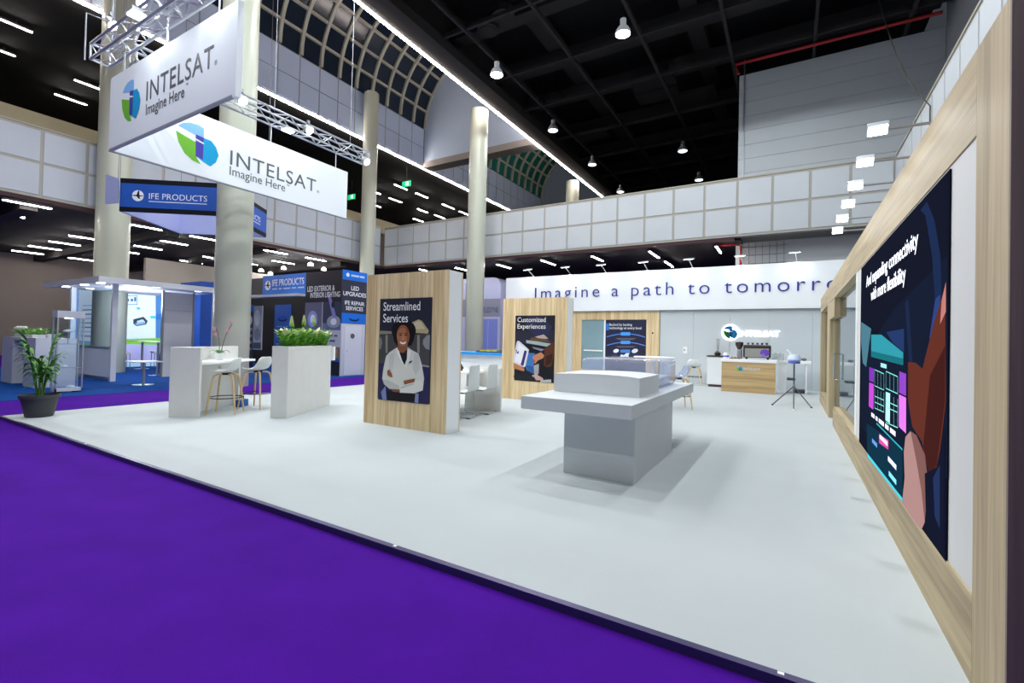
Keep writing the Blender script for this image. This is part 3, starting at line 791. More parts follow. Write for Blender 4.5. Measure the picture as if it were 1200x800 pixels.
# espresso machine
e0 = at_y(872, 402, 15.35)
ex0, ex1 = at_y(871, 404, 15.3).x, at_y(903.5, 404, 15.3).x
t = thing('espresso_machine', 'dark espresso machine with a pale rear panel on the coffee bar', 'coffee machine', ((ex0+ex1)/2, 15.4, .95))
MB().box(ex0, ex1, 15.25, 15.65, 1.0, 1.36).build('body', mat('#3a3432', .35, .3), t, bevel=.03)
MB().box(ex0+.05, ex1-.05, 15.235, 15.249, 1.02, 1.27).build('rear_panel', mat('#aaa9a4', .3, .4), t)
fe = Fr((ex0, 15.234, .95), (1,0,0), (0,0,1))
art('purple_print', fe, [(ell(ex1-ex0-.15, .20, .12, .10), '#6a4bb0'), (ell(ex1-ex0-.19, .12, .05, .05), '#8b74c8')], t)
for x in (ex0+.08, ex1-.08): MB().cyl((x, 15.45, .95), (x, 15.45, 1.0), .03, n=10).build('foot', BLACK, t)
MB().box(ex0+.03, ex1-.03, 15.27, 15.63, 1.361, 1.375).build('cup_rail', ALU, t)
for k in range(5):
    c = tag(MB().lathe([(.02,0),(.035,.05),(.036,.055),(.03,.05)], (ex0+.12+.12*k, 15.42, 1.3755), 12).build('coffee_cup', mat('#2c2826', .4), smooth=True), 'small dark cup upturned on top of the espresso machine', 'cup', 'cups on the espresso machine')
# grinder
gx = at_y(866.5, 400, 15.4).x
t = thing('coffee_grinder', 'coffee grinder with a dark bean hopper beside the espresso machine', 'grinder', (gx, 15.4, .95))
MB().box(gx-.06, gx+.06, 15.32, 15.48, .95, 1.22).build('body', ALU, t, bevel=.015)
MB().lathe([(.05,0),(.05,.02),(.11,.14),(.11,.22),(.02,.24)], (gx, 15.4, 1.22), 18).build('hopper', mat('#3a2c2a', .2), t, smooth=True)
MB().box(gx+.07, gx+.085, 15.33, 15.35, .95, 1.3).build('side_rod', BLACK, t)
# reed diffuser
dx = at_y(841, 410, 16.5).x
t = thing('reed_diffuser', 'dark reed diffuser bottle on the white cabinet', 'diffuser', (dx, 16.5, 1.0))
MB().lathe([(.05,0),(.09,.02),(.1,.08),(.05,.13),(.03,.15)], (dx, 16.5, 1.0), 16).build('bottle', mat('#2d2a2c', .2), t, smooth=True)
for k, (a, b) in enumerate(((-.03,.02),(.01,-.02),(.05,.03))):
    MB().cyl((dx+a*.3, 16.5+b*.3, 1.1), (dx+a, 16.5+b, 1.52), .006, n=6).build('reed', mat('#5a4a42', .7), t)
    MB().lathe([(0,0),(.02,.02),(0,.04)], (dx+a, 16.5+b, 1.50), 8).build('reed_tip', mat('#8a7f86', .7), t)
px_ = at_y(851, 415, 15.4).x
t = thing('milk_jug', 'white jug with blue print at the corner of the coffee bar', 'jug', (px_, 15.35, .95))
MB().lathe([(.06,0),(.08,.04),(.075,.12),(.06,.17),(.065,.18),(.05,.16)], (px_, 15.35, .95), 16).build('body', WHITE, t, smooth=True)
MB().tube([(px_+.07,15.35,1.08),(px_+.12,15.35,1.06),(px_+.12,15.35,1.0),(px_+.075,15.35,.99)], .01, 6).build('handle', WHITE, t, smooth=True)
MB().lathe([(.0805,.04),(.078,.09)], (px_, 15.35, .95), 16).build('blue_band', mat('#5a63c8', .4), t, smooth=True)
for k in range(5):
    x = at_y(906+3*k, 405, 16.0).x
    tag(MB().lathe([(.03,0),(.033,.01),(.035,.2+.03*(k%2)),(.03,.2+.03*(k%2)),(.028,.012)], (x, 16.0, .93), 14).build('drinking_glass', glass('tumbler_glass', '#f2f6f6', 1.5, 0, .25), smooth=True), 'tall clear drinking glass lined up beside the espresso machine', 'glass', 'glasses on the side cabinet')
for (a, lab) in ((862, 'flat brown tray of pastries on the coffee bar'),):
    x = at_y(a, 405, 15.25).x
    t = thing('pastry_tray', lab, 'tray', (x, 15.15, .95))
    MB().box(x-.14, x+.14, 15.06, 15.24, .95, .965).build('tray', mat('#3a3432', .5), t)
    for k in range(3): MB().lathe([(.0,0),(.04,.01),(.03,.04),(0,.05)], (x-.08+.08*k, 15.15, .965), 10).build('pastry', mat('#b58a48', .7), t, smooth=True)

# tripod stand with a blue-white lamp head
tc_ = at_z(930, 472)
t = thing('tripod_stand', 'black tripod stand holding a small white and blue model in front of the side cabinet', 'tripod', (tc_.x, tc_.y, 0))
TB = mat('#55585e', .4, .6)
MB().cyl((tc_.x, tc_.y, .25), (tc_.x, tc_.y, .95), .016, n=10).build('pole', TB, t, smooth=True)
MB().cyl((tc_.x, tc_.y, .38), (tc_.x, tc_.y, .43), .03, n=10).build('collar', CHROME, t, smooth=True)
for k, (a, b) in enumerate(((905,474.5),(951,478),(930,480.5))):
    f_ = at_z(a, b)
    MB().tube([(tc_.x, tc_.y, .40), (f_.x, f_.y, .01)], .012, 8).build('leg', TB, t, smooth=True)
    MB().box(f_.x-.02, f_.x+.02, f_.y-.02, f_.y+.02, 0, .025).build('rubber_foot', WHITE if k == 2 else BLACK, t)
mb = MB().lathe([(0,0),(.10,.02),(.15,.08),(.13,.15),(.08,.20),(0,.21)], (tc_.x, tc_.y, .95), 16)
mb.build('model_body', mat('#c9d4ee', .35), t, smooth=True)
MB().lathe([(0,0),(.12,.01),(.13,.05),(.10,.06)], (tc_.x, tc_.y-.02, .93), 14).build('blue_base', mat('#5a6fc4', .35), t, smooth=True)
MB().tube([(tc_.x-.05, tc_.y, 1.12), (tc_.x-.1, tc_.y, 1.22), (tc_.x-.16, tc_.y, 1.27)], .02, 6).build('antenna', WHITE, t, smooth=True)
MB().lathe([(0,0),(.05,.02),(.05,.06),(0,.08)], (tc_.x+.2, tc_.y, 1.0), 12).build('side_knob', mat('#6b7686', .4), t, smooth=True)
MB().cyl((tc_.x+.1, tc_.y, 1.04), (tc_.x+.2, tc_.y, 1.04), .012, n=6).build('side_arm', TB, t)

# ---- oak poster panels
def oak_panel(label, x0, x1, y0, depth, h):
    t = thing('poster_panel', label, 'display panel', ((x0+x1)/2, y0, 0))
    MB().box(x0, x1, y0, y0+.018, 0, h).build('front_board', OAK_V, t)
    MB().box(x0+.004, x1-.004, y0+.0185, y0+depth-.0185, 0, h-.004).build('core', WHITE, t)
    MB().box(x0, x1, y0+depth-.018, y0+depth, 0, h).build('back_board', OAK_V, t)
    return t
PH = 2.295
t = oak_panel('freestanding oak panel with the Streamlined Services poster', -5.73, -4.11, 5.17, .33, PH)
f1 = Fr((-5.425, 5.1638, .40), (1,0,0), (0,0,1))
po = MB().box(-5.425, -4.395, 5.164, 5.1695, .40, 1.915).build('poster', mat('#23242f', .4), t)
# crop coordinates (400x800 zoom of 440..510 x 340..480) to picture
q1 = lambda pts: f1.pixs([(440+x*.175, 340+y*.175) for x, y in pts])
sm = lambda pts: pts
bg = [
 (rc(0.0,0.0,1.03,1.515), '#2a2c3a'),
 (q1([(25,300),(365,290),(360,500),(22,490)]), '#4b4a4a'),
 (q1([(25,490),(120,480),(320,500),(358,510),(356,765),(18,730)]), '#2c2b52'),
 (q1([(25,270),(110,275),(112,292),(25,295)]), '#8a8474'),
 (q1([(68,300),(82,300),(82,420),(68,420)]), '#8d8a80'), (q1([(280,300),(296,300),(296,420),(280,420)]), '#8d8a80'),
 (q1([(245,215),(290,195),(312,205),(358,270),(352,290),(265,285)]), '#b7a684'),
 (q1([(258,222),(288,204),(306,212),(332,258),(270,262)]), '#cfc3a2'),
 (q1([(320,330),(345,300),(366,300),(362,400),(335,390),(318,360)]), '#8f9093'),
 (q1([(24,310),(40,320),(46,350),(38,390),(22,400)]), '#7d8088'),
 (q1([(300,495),(360,505),(360,516),(300,507)]), '#a0a0a8'),
 # hair
 (q1(ell(190, 270, 82, 74, 22)), '#17131a'),
 (q1([(112,265),(268,265),(258,330),(240,370),(150,380),(125,340)]), '#17131a'),
 # jacket
 (q1([(140,385),(215,380),(245,400),(290,425),(312,500),(327,590),(318,670),(260,690),(190,705),(165,700),(160,665),(95,660),(58,628),(46,590),(55,520),(72,440),(95,415)]), '#d8d8d0'),
 (q1([(85,600),(160,640),(162,665),(95,660),(58,628),(50,600)]), '#c2c4c0'),
 (q1([(95,430),(130,420),(120,520),(100,560),(90,520)]), '#c9cbc6'),
 (q1([(262,420),(290,430),(300,520),(270,570),(250,520)]), '#c6c8c4'),
 (q1([(200,430),(222,395),(240,405),(228,470),(205,520)]), '#eeede6'),
 (q1([(140,390),(155,385),(180,430),(195,500),(180,490),(150,430)]), '#eeede6'),
 # black shirt and neck
 (q1([(152,385),(215,385),(212,460),(196,500),(180,470)]), '#1d1c24'),
 (q1([(150,345),(218,345),(216,390),(190,420),(165,415),(150,395)]), '#8f5a3f'),
 # face
 (q1(ell(187, 305, 43, 72, 24)), '#a86d4c'),
 (q1([(148,290),(160,250),(188,238),(214,250),(228,290),(222,265),(200,250),(170,252)]), '#8a5539'),
 (q1([(205,262),(222,275),(228,315),(220,350),(205,368),(214,330)]), '#8d573c'),
 (q1(ell(170, 300, 8, 4, 10)), '#1c1210'), (q1(ell(206, 300, 8, 4, 10)), '#1c1210'),
 (q1([(158,288),(182,286),(182,290),(158,292)]), '#2a1a14'), (q1([(196,286),(218,288),(218,292),(196,290)]), '#2a1a14'),
 (q1([(184,305),(192,305),(198,328),(188,333),(178,328)]), '#bb8160'),
 (q1([(165,342),(186,348),(208,342),(204,356),(187,363),(170,356)]), '#f0e9e4'),
 (q1([(163,340),(187,346),(210,340),(187,350)]), '#7a3a34'), (q1([(170,357),(187,364),(204,357),(187,369)]), '#8a453c'),
 # arms, hands
 (q1([(80,540),(95,528),(112,560),(118,582),(98,578),(82,565)]), '#9a6244'),
 (q1([(190,605),(240,595),(268,590),(262,615),(235,632),(196,638)]), '#8a553c'),
 (q1([(105,660),(165,664),(165,682),(120,680)]), '#8a553c'),
 (q1([(165,640),(260,615),(322,590),(318,670),(250,695),(175,705)]), '#dfdfd8'),
 (q1([(170,645),(262,618),(260,630),(172,660)]), '#c0c2be'),
 (q1([(75,672),(165,685),(270,690),(265,745),(80,735)]), '#15151c'),
 (q1([(225,480),(245,470),(250,478),(230,490)]), '#4a4f5c'),
 (q1([(40,680),(70,640),(78,735),(50,730)]), '#7a86b8'), (q1([(270,690),(292,690),(290,755),(265,750)]), '#8690bd'),
]
art('portrait_print', f1, bg, po, .0006, .00022)
a = f1.pix(450, 364); b = f1.pix(493, 364)
text('lettering', 'Streamlined\nServices', f1, a[0], a[1], mat('#f2f2f4', .5), po, width=b[0]-a[0], size=.185, depth=0, d=.012, bold=.006, line=.95)

P2Y = 9.3
t = oak_panel('freestanding oak panel with the Customized Experiences poster', -5.77, -4.15, P2Y, .33, PH)
f2 = Fr((-5.43, P2Y-.0062, .425), (1,0,0), (0,0,1))
w2 = -4.43+5.43
po = MB().box(-5.43, -4.43, P2Y-.006, P2Y-.0005, .425, 1.90).build('poster', mat('#23242f', .4), t)
q2 = lambda pts: [((x-35)/390*w2, 1.475*(1-(y-85)/(680))) for x, y in pts]
bg = [
 (rc(0, 0, w2, 1.475), '#20202c'),
 (q2([(40,250),(200,235),(330,230),(425,240),(425,420),(40,380)]), '#2b2a3a'),
 (q2([(150,100),(300,95),(400,200),(360,290),(240,300),(140,200)]), '#2e3050'),
 (q2([(235,305),(320,278),(365,320),(290,325)]), '#b9a9a0'),
 (q2([(205,310),(345,325),(395,355),(180,345)]), '#6a4a38'),
 (q2([(150,340),(250,350),(390,370),(370,405),(150,370)]), '#9fb6b8'),
 (q2([(130,375),(350,405),(340,440),(180,470)]), '#191820'),
 (q2([(210,408),(330,430),(300,450),(225,425)]), '#8f8fa8'),
 (q2([(160,470),(240,475),(230,540),(230,610),(240,690),(160,650),(140,560)]), '#3f78bd'),
 (q2([(150,600),(230,610),(245,690),(180,660)]), '#2f5f9f'),
 (q2([(230,600),(280,580),(280,680),(240,720)]), '#a9a7a8'),
 (q2([(330,420),(420,350),(424,470),(400,600),(330,620)]), '#5b3527'),
 (q2([(345,500),(410,470),(400,560),(345,600)]), '#3a2019'),
 (q2([(280,540),(340,600),(400,640),(405,745),(300,700)]), '#1c1b22'),
 (q2([(300,460),(330,490),(320,520),(270,545),(245,580),(225,570),(235,545),(212,520),(240,490)]), '#c78660'),
 (q2([(225,540),(245,545),(240,585),(228,575)]), '#a7613f'),
 (q2([(30,580),(100,610),(140,640),(135,665),(90,655),(28,640)]), '#c08158'),
 (q2([(60,350),(80,352),(165,425),(180,440),(150,610),(135,625),(25,580),(22,560),(50,380)]), '#d9d8e2'),
 (q2([(75,372),(160,440),(138,605),(40,565)]), '#ecebf2'),
 (q2([(135,445),(160,455),(128,610),(100,600)]), '#3d2e6f'),
 (q2([(50,440),(58,440),(54,480),(46,480)]), '#34306a'), (q2([(60,465),(78,455),(76,485),(62,485)]), '#4a4690'),
 (q2([(215,700),(260,690),(320,720),(330,745),(240,750)]), '#c9a39c'),
 (q2([(150,690),(240,720),(260,755),(30,735),(35,705)]), '#22262a'),
 (q2([(300,745),(400,730),(405,760),(300,765)]), '#b7c0c6'),
]
art('photo_print', f2, bg, po, .0006, .00025)
text('lettering', 'Customized\nExperiences', f2, .06, 1.33, mat('#f2f2f4', .5), po, width=.72, size=.15, depth=0, d=.012, bold=.004, line=1.0)

# ---- display table with plinth and acrylic hood
t = thing('display_table', 'large pale grey display table with a thick overhanging top', 'table', (-1.62, 5.2, 0))
LG = mat('#cdd3d6', .55, var=.02, scale=2)
MB().box(-1.975, -1.25, 4.41, 6.04, 0, .652).build('base', LG, t, bevel=.004)
MB().box(-2.30, -1.185, 4.08, 7.08, .653, .78).build('top', LG, t, bevel=.004)
t = thing('display_plinth', 'low white plinth with an arched top on the display table', 'plinth', (-1.77, 5.1, .78))
n = 14
pts = [(-2.235, 4.70, .781)]+[(-1.295, 4.70, .781)]+[(-1.295-.94*i/n, 4.70, .975+.018*math.sin(PI*(i/n)**.75)) for i in range(n+1)]
MB().extr(pts, (0, .80, 0)).build('body', mat('#dde1e3', .5), t)
t = thing('acrylic_hood', 'clear acrylic display hood with rounded edges behind the plinth', 'display case', (-1.77, 6.2, .78))
mb = MB().box(-2.26, -1.36, 5.52, 6.75, .781, 1.13)
o = mb.build('cover', ACRYL, t); md = o.modifiers.new('b', 'BEVEL'); md.width = .05; md.segments = 4
o.data.polygons.foreach_set('use_smooth', [True]*6)
MB().box(-2.10, -1.42, 5.65, 6.8, .79, .90).build('inner_base', mat('#dfe4ea', .4), t, bevel=.02)

# ---- counter and planter, both turned
PHI = math.radians(29)
CW = mat('#dededa', .6, var=.02, scale=5)
t = thing('bar_counter', 'white L-shaped bar counter with an inner desk shelf', 'counter', (-7.96, 3.86, 0), PHI)
MB().box(-.48, 0, 0, .05, 0, 1.10).build('end_panel', CW, t, world=False, bevel=.003)
MB().box(-.48, -.40, .051, 1.62, 0, 1.10).build('back_panel', CW, t, world=False, bevel=.003)
MB().box(-.399, -.02, .052, 1.55, .83, .87).build('desk_shelf', WHITE, t, world=False, bevel=.003)
MB().box(-.399, -.30, 1.5, 1.55, 0, .829).build('shelf_support', CW, t, world=False)
for y in (.42, 1.08):
    MB().cyl((-.40, y, .72), (-.385, y, .72), .035, n=12).build('socket', mat('#b9bcbc', .4), t, world=False)
loc = lambda x, y, z: Matrix.Rotation(PHI, 3, 'Z') @ Vector((x, y, 0)) + Vector((-7.96, 3.86, z))
p = loc(-.25, .25, .87)
t = thing('card_reader', 'small dark card holder at the near end of the desk shelf', 'card holder', p, PHI)
MB().box(-.05, .05, -.09, .09, 0, .015).build('base', mat('#5a5e60', .4), t, world=False)
MB().box(-.045, .045, -.08, .0, .0155, .022).build('card', WHITE, t, world=False)
p = loc(-.22, .80, .87)
t = thing('orchid_plant', 'pink orchid in a white pot on the bar counter shelf', 'plant', p, PHI)
MB().lathe([(.055,0),(.085,.05),(.09,.12),(.075,.13),(.07,.11)], (0,0,0), 18).build('pot', WHITE, t, smooth=True, world=False)
LEAF = mat('#3f7a2a', .4, var=.2, scale=12); STEM = mat('#5d6b35', .6); PINK = mat('#dda6b8', .5, var=.2, scale=20)
for k, a in enumerate((-2.6, .4, 2.2, -1.0)):
    d = Vector((math.cos(a), math.sin(a), 0)); s_ = Vector((-d.y, d.x, 0)); A = []; B = []
    for i in range(7):
        u = i/6; w = .055*math.sin(PI*min(u*.9+.08, 1)); c = d*(.03+.13*u)+Vector((0,0,.11+.22*u-.2*u*u))
        A.append(c+s_*w); B.append(c-s_*w)
    MB().strip(A, B).build('leaf', LEAF, t, world=False, solid=.004, smooth=True)
for k, (a, top) in enumerate(((-.02, .44), (.05, .52))):
    pts = [Vector((a*.4+a*u*1.3+(.12*(u**3) if k else -.04*u**3), .02*math.sin(3*u), .11+top*u)) for u in [i/8 for i in range(9)]]
    MB().tube(pts, .006, 6).build('stem', STEM, t, world=False, smooth=True)
    for j in range(5):
        c = pts[8-(j//2)]+Vector((random.uniform(-.05,.05), random.uniform(-.04,.04), random.uniform(-.05,.03)))
        mb = MB()
        for q in range(5):
            an = q*2*PI/5; e_ = Vector((math.cos(an), .25*math.sin(2*an), math.sin(an)))*.03; n_ = Vector((-e_.z, 0, e_.x))*.42
            mb.add([c, c+e_*.6+n_, c+e_, c+e_*.6-n_], [(0,1,2,3)])
        mb.build('flower', PINK, t, world=False, solid=.003)

t = thing('planter_box', 'tall white planter box divider filled with green and white plants', 'planter', (-6.90, 4.65, 0), PHI)
PLX, PLL, PLH = -.265, 1.66, 1.15
MB().box(PLX, 0, 0, PLL, 0, 1.10).build('body', CW, t, world=False, bevel=.004)
MB().box(PLX, PLX+.02, 0, PLL, 1.101, PLH).box(-.02, 0, 0, PLL, 1.101, PLH).box(PLX+.021, -.021, 0, .02, 1.101, PLH).box(PLX+.021, -.021, PLL-.02, PLL, 1.101, PLH).build('rim', CW, t, world=False)
MB().box(-.16, .04, PLL+.005, PLL+.10, .86, PLH-.02).build('end_block', WHITE, t, world=False)
loc2 = lambda x, y, z: Matrix.Rotation(PHI, 3, 'Z') @ Vector((x, y, 0)) + Vector((-6.90, 4.65, z))
GR = [mat('#5fa834', .45, var=.25, scale=14), mat('#93cc4a', .45, var=.2, scale=14), mat('#dfe7b4', .5, var=.1, scale=14)]
def bush(mb, base, h, nl, spread, tip):
    for i in range(nl):
        a = random.uniform(0, 2*PI); u0 = random.uniform(.05, .95); el = random.uniform(.3, 1.1)
        d = Vector((math.cos(a)*math.cos(el), math.sin(a)*math.cos(el), math.sin(el)))
        c = base+Vector((math.cos(a)*spread*.35*u0, math.sin(a)*spread*.35*u0, h*u0*.75))
        L = random.uniform(.09, .15); s_ = d.cross(Vector((0,0,1))).normalized()*random.uniform(.024,.042)
        mi = 2 if (u0 > .75 and random.random() < tip) else (1 if random.random() < .45 else 0)
        mb.add([c, c+d*L*.5+s_, c+d*L+Vector((0,0,-.015)), c+d*L*.5-s_], [(0,1,2,3)], mi)
for k in range(9):
    b = loc2(-.13+random.uniform(-.03,.03), .12+.178*k, 1.10)
    hh = random.uniform(.34, .44)
    q = thing('leafy_plant', 'green leafy plant with creamy white tips growing in the planter box', 'plant', b, group='plants in the planter box')
    mb = MB(); bush(mb, Vector((0,0,0)), hh, 150, .22, .6)
    if k in (1, 4, 6):
        for j in range(26):
            u = j/26; a = j*2.4; r = .035*(1-u*.8); c = Vector((math.cos(a)*r, math.sin(a)*r, hh+.0+.16*u))
            mb.add([c, c+Vector((.02,0,.015)), c+Vector((0,0,.05)), c+Vector((-.02,0,.015))], [(0,1,2,3)], 2 if u > .3 else 1)
    fo = mb.build('foliage', GR, q, world=False); fo['kind'] = 'stuff'
    MB().cyl((0,0,0), (0,0,hh), .008, n=6).build('stem', STEM, q, world=False)

# ---- bar stools
SHELL = mat('#dfe3e3', .45)
def bar_stool(loc_, rz, label, hs=.70, shell=None):
    t = thing('bar_stool', label, 'bar stool', loc_, rz)
    # shell: seat curving into a low back; faces -x
    A = []
    prof = [(-.19, hs+.005), (-.16, hs-.012), (-.05, hs-.02), (.07, hs-.012), (.14, hs+.03), (.185, hs+.10), (.205, hs+.18), (.215, hs+.235)]
    ws = [.17, .20, .215, .22, .225, .215, .19, .13]
    mb = MB(); rows = []
    for (x, z), w in zip(prof, ws):
        row = []
        for j in range(9):
            v = -1+2*j/8; e_ = abs(v)**2.2
            up = .035*e_ if z < hs+.05 else 0; bk = -.07*e_ if z > hs+.02 else 0
            row.append(Vector((x+bk, v*w, z+up)))
        rows.append(row)
    mb.grid(rows)
    o = mb.build('seat_shell', shell or SHELL, t, world=False, smooth='all', solid=.014, sub=2)
    MB().cyl((0,0,hs-.055), (0,0,hs-.024), .075, n=16).build('seat_mount', BLACK, t, world=False)
    for sx in (-1, 1):
        for sy in (-1, 1):
            pts = [Vector((sx*.03, sy*.03, hs-.045)), Vector((sx*.10, sy*.10, hs-.045)), Vector((sx*.138, sy*.138, hs-.075)), Vector((sx*.152, sy*.152, hs-.14)), Vector((sx*.185, sy*.185, .3)), Vector((sx*.215, sy*.215, 0))]
            MB().tube(pts, [.014,.016,.017,.017,.015,.012], 8).build('leg', ASH, t, world=False, smooth=True)
    r = .245
    MB().tube([Vector((r*math.cos(i*PI/12), r*math.sin(i*PI/12), .27)) for i in range(24)], .009, 6, closed=True).build('footrest_ring', BLACK, t, world=False, smooth=True)
    return t
p = at_z(264, 484); bar_stool((p.x, p.y, 0), PHI+.25, 'white shell bar stool with wooden legs at the near end of the counter desk')
p = at_z(301, 477.5); bar_stool((p.x, p.y, 0), PHI-.1, 'white shell bar stool with wooden legs at the far end of the counter desk')
p = at_z(823, 450.5); bar_stool((p.x-.2, p.y-.35, 0), -PI/2, 'white shell bar stool against the grey back wall beside the white cabinet', .62)
p = at_z(283, 476)
t = thing('blue_bag', 'small blue bag on the floor behind the nearer bar stool', 'bag', (p.x, p.y, 0), PHI)
MB().box(-.06, .06, -.13, .13, 0.0, .13).build('body', mat('#1f63b5', .6), t, world=False, bevel=.02)
MB().tube([(0,-.06,.125), (0,-.05,.19), (0,.05,.19), (0,.06,.125)], .008, 6).build('handle', mat('#184a8a', .6), t, world=False)

# ---- potted palm
pp = at_z(28, 489); POTR = .245
t = thing('potted_palm', 'green palm in a dark grey tapered pot on the corner of the platform', 'plant', (pp.x+.03, pp.y+.16, 0))
MB().lathe([(.155,0),(.16,.005),(.215,.285),(.235,.285),(.24,.335),(.225,.335),(.215,.30),(0,.29)], (0,0,0), 28).build('pot', mat('#3f4245', .6, var=.06, scale=6), t, smooth=True, world=False)
MB().lathe([(.205,.295),(0,.31)], (0,0,0), 20).build('soil', mat('#2a1f18', .9), t, world=False)
for k in range(7):
    a = k*2*PI/7+.3; lean = .05+.06*(k%3); hh = (.7, 1.0, 1.5, .8, 1.2, 1.55, .95)[k]
    top = Vector((math.cos(a)*lean, math.sin(a)*lean, .30+hh*.55))
    base = Vector((math.cos(a)*.03, math.sin(a)*.03, .30))
    MB().tube([base, base.lerp(top, .5)+Vector((0,0,.02)), top], [.014,.010,.006], 6).build('cane', mat('#4c7a32', .6), t, world=False, smooth=True)
    for j in range(14):
        u = j/13; st = base.lerp(top, .45+.55*u)
        az = a+(j%2*2-1)*(.5+.9*(1-u))+random.uniform(-.3,.3)
        d = Vector((math.cos(az), math.sin(az), 0)); L = random.uniform(.20, .30)*(1.0 if u < .95 else 1.15)
        rise = .9+.5*u; s_ = Vector((-d.y, d.x, 0)); A = []; B = []
        for i in range(6):
            v = i/5; c = st+d*(L*v*.8)+Vector((0,0,L*(rise*v-1.05*v*v))); w = .027*math.sin(PI*min(.12+.86*v, 1))
            A.append(c+s_*w); B.append(c-s_*w)
        MB().strip(A, B).build('leaf', mat('#3d7a30', .45, var=.25, scale=9) if j % 3 else mat('#5f9a3c', .45, var=.2, scale=9), t, world=False)

# ---- meeting table, chairs and the blue topped counter
t = thing('meeting_table', 'white meeting table with panel legs behind the white chairs', 'table', (-5.5, 6.8, 0))
MB().box(-6.3, -5.02, 5.75, 7.62, .70, .74).build('top', WHITE, t, bevel=.004)
MB().box(-5.45, -4.66, 7.48, 7.53, 0, .80).build('panel_leg', CW, t)
MB().box(-6.2, -5.6, 5.85, 5.9, 0, .699).build('panel_leg', CW, t)
def chair(x, y, rz, label):
    t = thing('cantilever_chair', label, 'chair', (x, y, 0), rz, 'white chairs at the meeting table')
    prof = [(-.24,.47),(-.22,.455),(0,.44),(.16,.435),(.205,.45),(.225,.50),(.24,.70),(.25,.90)]
    ws = [.21,.225,.23,.23,.23,.235,.235,.225]
    mb = MB(); rows = [[Vector((xx-(.02*abs(v)**2 if z > .5 else 0), v*w, z)) for v in (-1,-.75,-.5,0,.5,.75,1)] for (xx, z), w in zip(prof, ws)]
    mb.grid(rows)
    mb.build('seat_shell', SHELL, t, world=False, smooth='all', solid=.016, sub=2)
    for s_ in (-1, 1):
        y_ = s_*.215
        MB().tube([(.05,y_,.425),(-.17,y_,.42),(-.205,y_,.39),(-.21,y_,.05),(-.18,y_,.014),(.24,y_,.014)], .011, 8).build('sled_tube', CHROME, t, world=False, smooth=True)
        MB().box(.18,.26,y_-.014,y_+.014,0,.012).build('glide', BLACK, t, world=False)
    MB().tube([(.24,-.215,.014),(.26,-.2,.014),(.26,.2,.014),(.24,.215,.014)], .011, 8).build('rear_bar', CHROME, t, world=False, smooth=True)
    MB().box(-.02,.12,-.21,.21,.412,.424).build('cross_bar', ALU_D, t, world=False)
    return t
chair(-4.88, 6.0, .22, 'white cantilever chair closest to the back of the oak poster panel')
chair(-4.88, 6.58, .2, 'white cantilever chair between two others at the meeting table')
chair(-4.88, 7.16, .18, 'white cantilever chair beside the end panel of the meeting table')
q = at_y(545, 428, 8.2)
t = thing('black_bag', 'black bag lying on the table behind the white chairs', 'bag', (-5.35, 7.0, .74))
MB().lathe([(0,0),(.13,.01),(.15,.06),(.11,.13),(.04,.17),(0,.175)], (-5.35, 7.0, .741), 14).build('body', mat('#1c1a1c', .6), t, smooth=True)
MB().tube([(-5.45,7.0,.85),(-5.42,7.0,.97),(-5.3,7.0,.97),(-5.27,7.0,.85)], .012, 6).build('strap', mat('#4a2024', .6), t, smooth=True)
t = thing('model_counter', 'white counter with a bright blue top behind the meeting table', 'counter', (-7.0, 10.0, 0))
MB().box(-8.6, -5.9, 9.75, 10.4, 0, .955).build('body', WHITE_M, t)
MB().box(-8.7, -5.8, 9.65, 10.5, .956, 1.015).build('blue_top', mat('#2193e6', .4), t)
p = at_y(578, 417, 10.0)
t = thing('aircraft_cutaway_model', 'small model with yellow stripes on the blue topped counter', 'model', (p.x, 10.0, 1.015))
MB().box(p.x-.42, p.x+.30, 9.82, 10.2, 1.016, 1.04).build('base', mat('#4a5357', .4), t)
MB().extr([(p.x-.40,9.85,1.041),(p.x+.28,9.85,1.041),(p.x+.28,9.85,1.10),(p.x-.22,9.85,1.10),(p.x-.40,9.85,1.06)], (0,.3,0)).build('body', mat('#6f7a78', .4), t)
for k in range(3): MB().box(p.x-.30+.18*k, p.x-.16+.18*k, 9.84, 9.849, 1.045, 1.075).build('yellow_stripe', mat('#d9c832', .4), t)

# ================================================================== HANGING SIGNS AND TRUSSES
SX0, SY0, SZ0, SZ1 = -10.36, 3.42, 4.52, 5.77
SIGN = mat('#f0f5fa', .6)
SGREY = mat('#5d5f63', .5)
t = thing('hanging_sign', 'white hanging company sign along the front edge of the booth', 'sign', (-8.35, SY0, SZ0))
MB().box(SX0+.02, -6.44, SY0, SY0+.06, SZ0, SZ1).build('board', SIGN, t)
MB().box(SX0+.02, -6.44, SY0+.001, SY0+.059, SZ0-.02, SZ0-.001).build('bottom_bar', mat('#9a9ca6', .5), t)
MB().box(-6.435, -6.36, SY0-.01, SY0+.07, SZ0-.05, SZ1).build('end_fold', SIGN, t)
fa = Fr((SX0, SY0-.001, SZ0), (1,0,0), (0,0,1))
def sign_print(f_, par, e, er, wm, tl, s1, s2):
    emblem(f_, e[0], e[1], er, par, .002)
    text('letter', 'INTELSAT', f_, wm[0], wm[2], SGREY, par, width=wm[1]-wm[0], size=s1, depth=.002, letters=True, spacing=1.08)
    text('registered_mark', '\u00ae', f_, wm[1]+.03, wm[2], SGREY, par, size=.10, depth=0)
    text('trade_mark', '\u2122', f_, tl[1]+.02, tl[2]+.12, SGREY, par, size=.10, depth=0)
    text('tagline_letter', 'Imagine Here', f_, tl[0], tl[2], SGREY, par, width=tl[1]-tl[0], size=s2, depth=.002, letters=True)
e = fa.pix(153.5, 118); a = fa.pix(171.5, 119); b = fa.pix(250, 77); c = fa.pix(171, 136); d = fa.pix(216, 113)
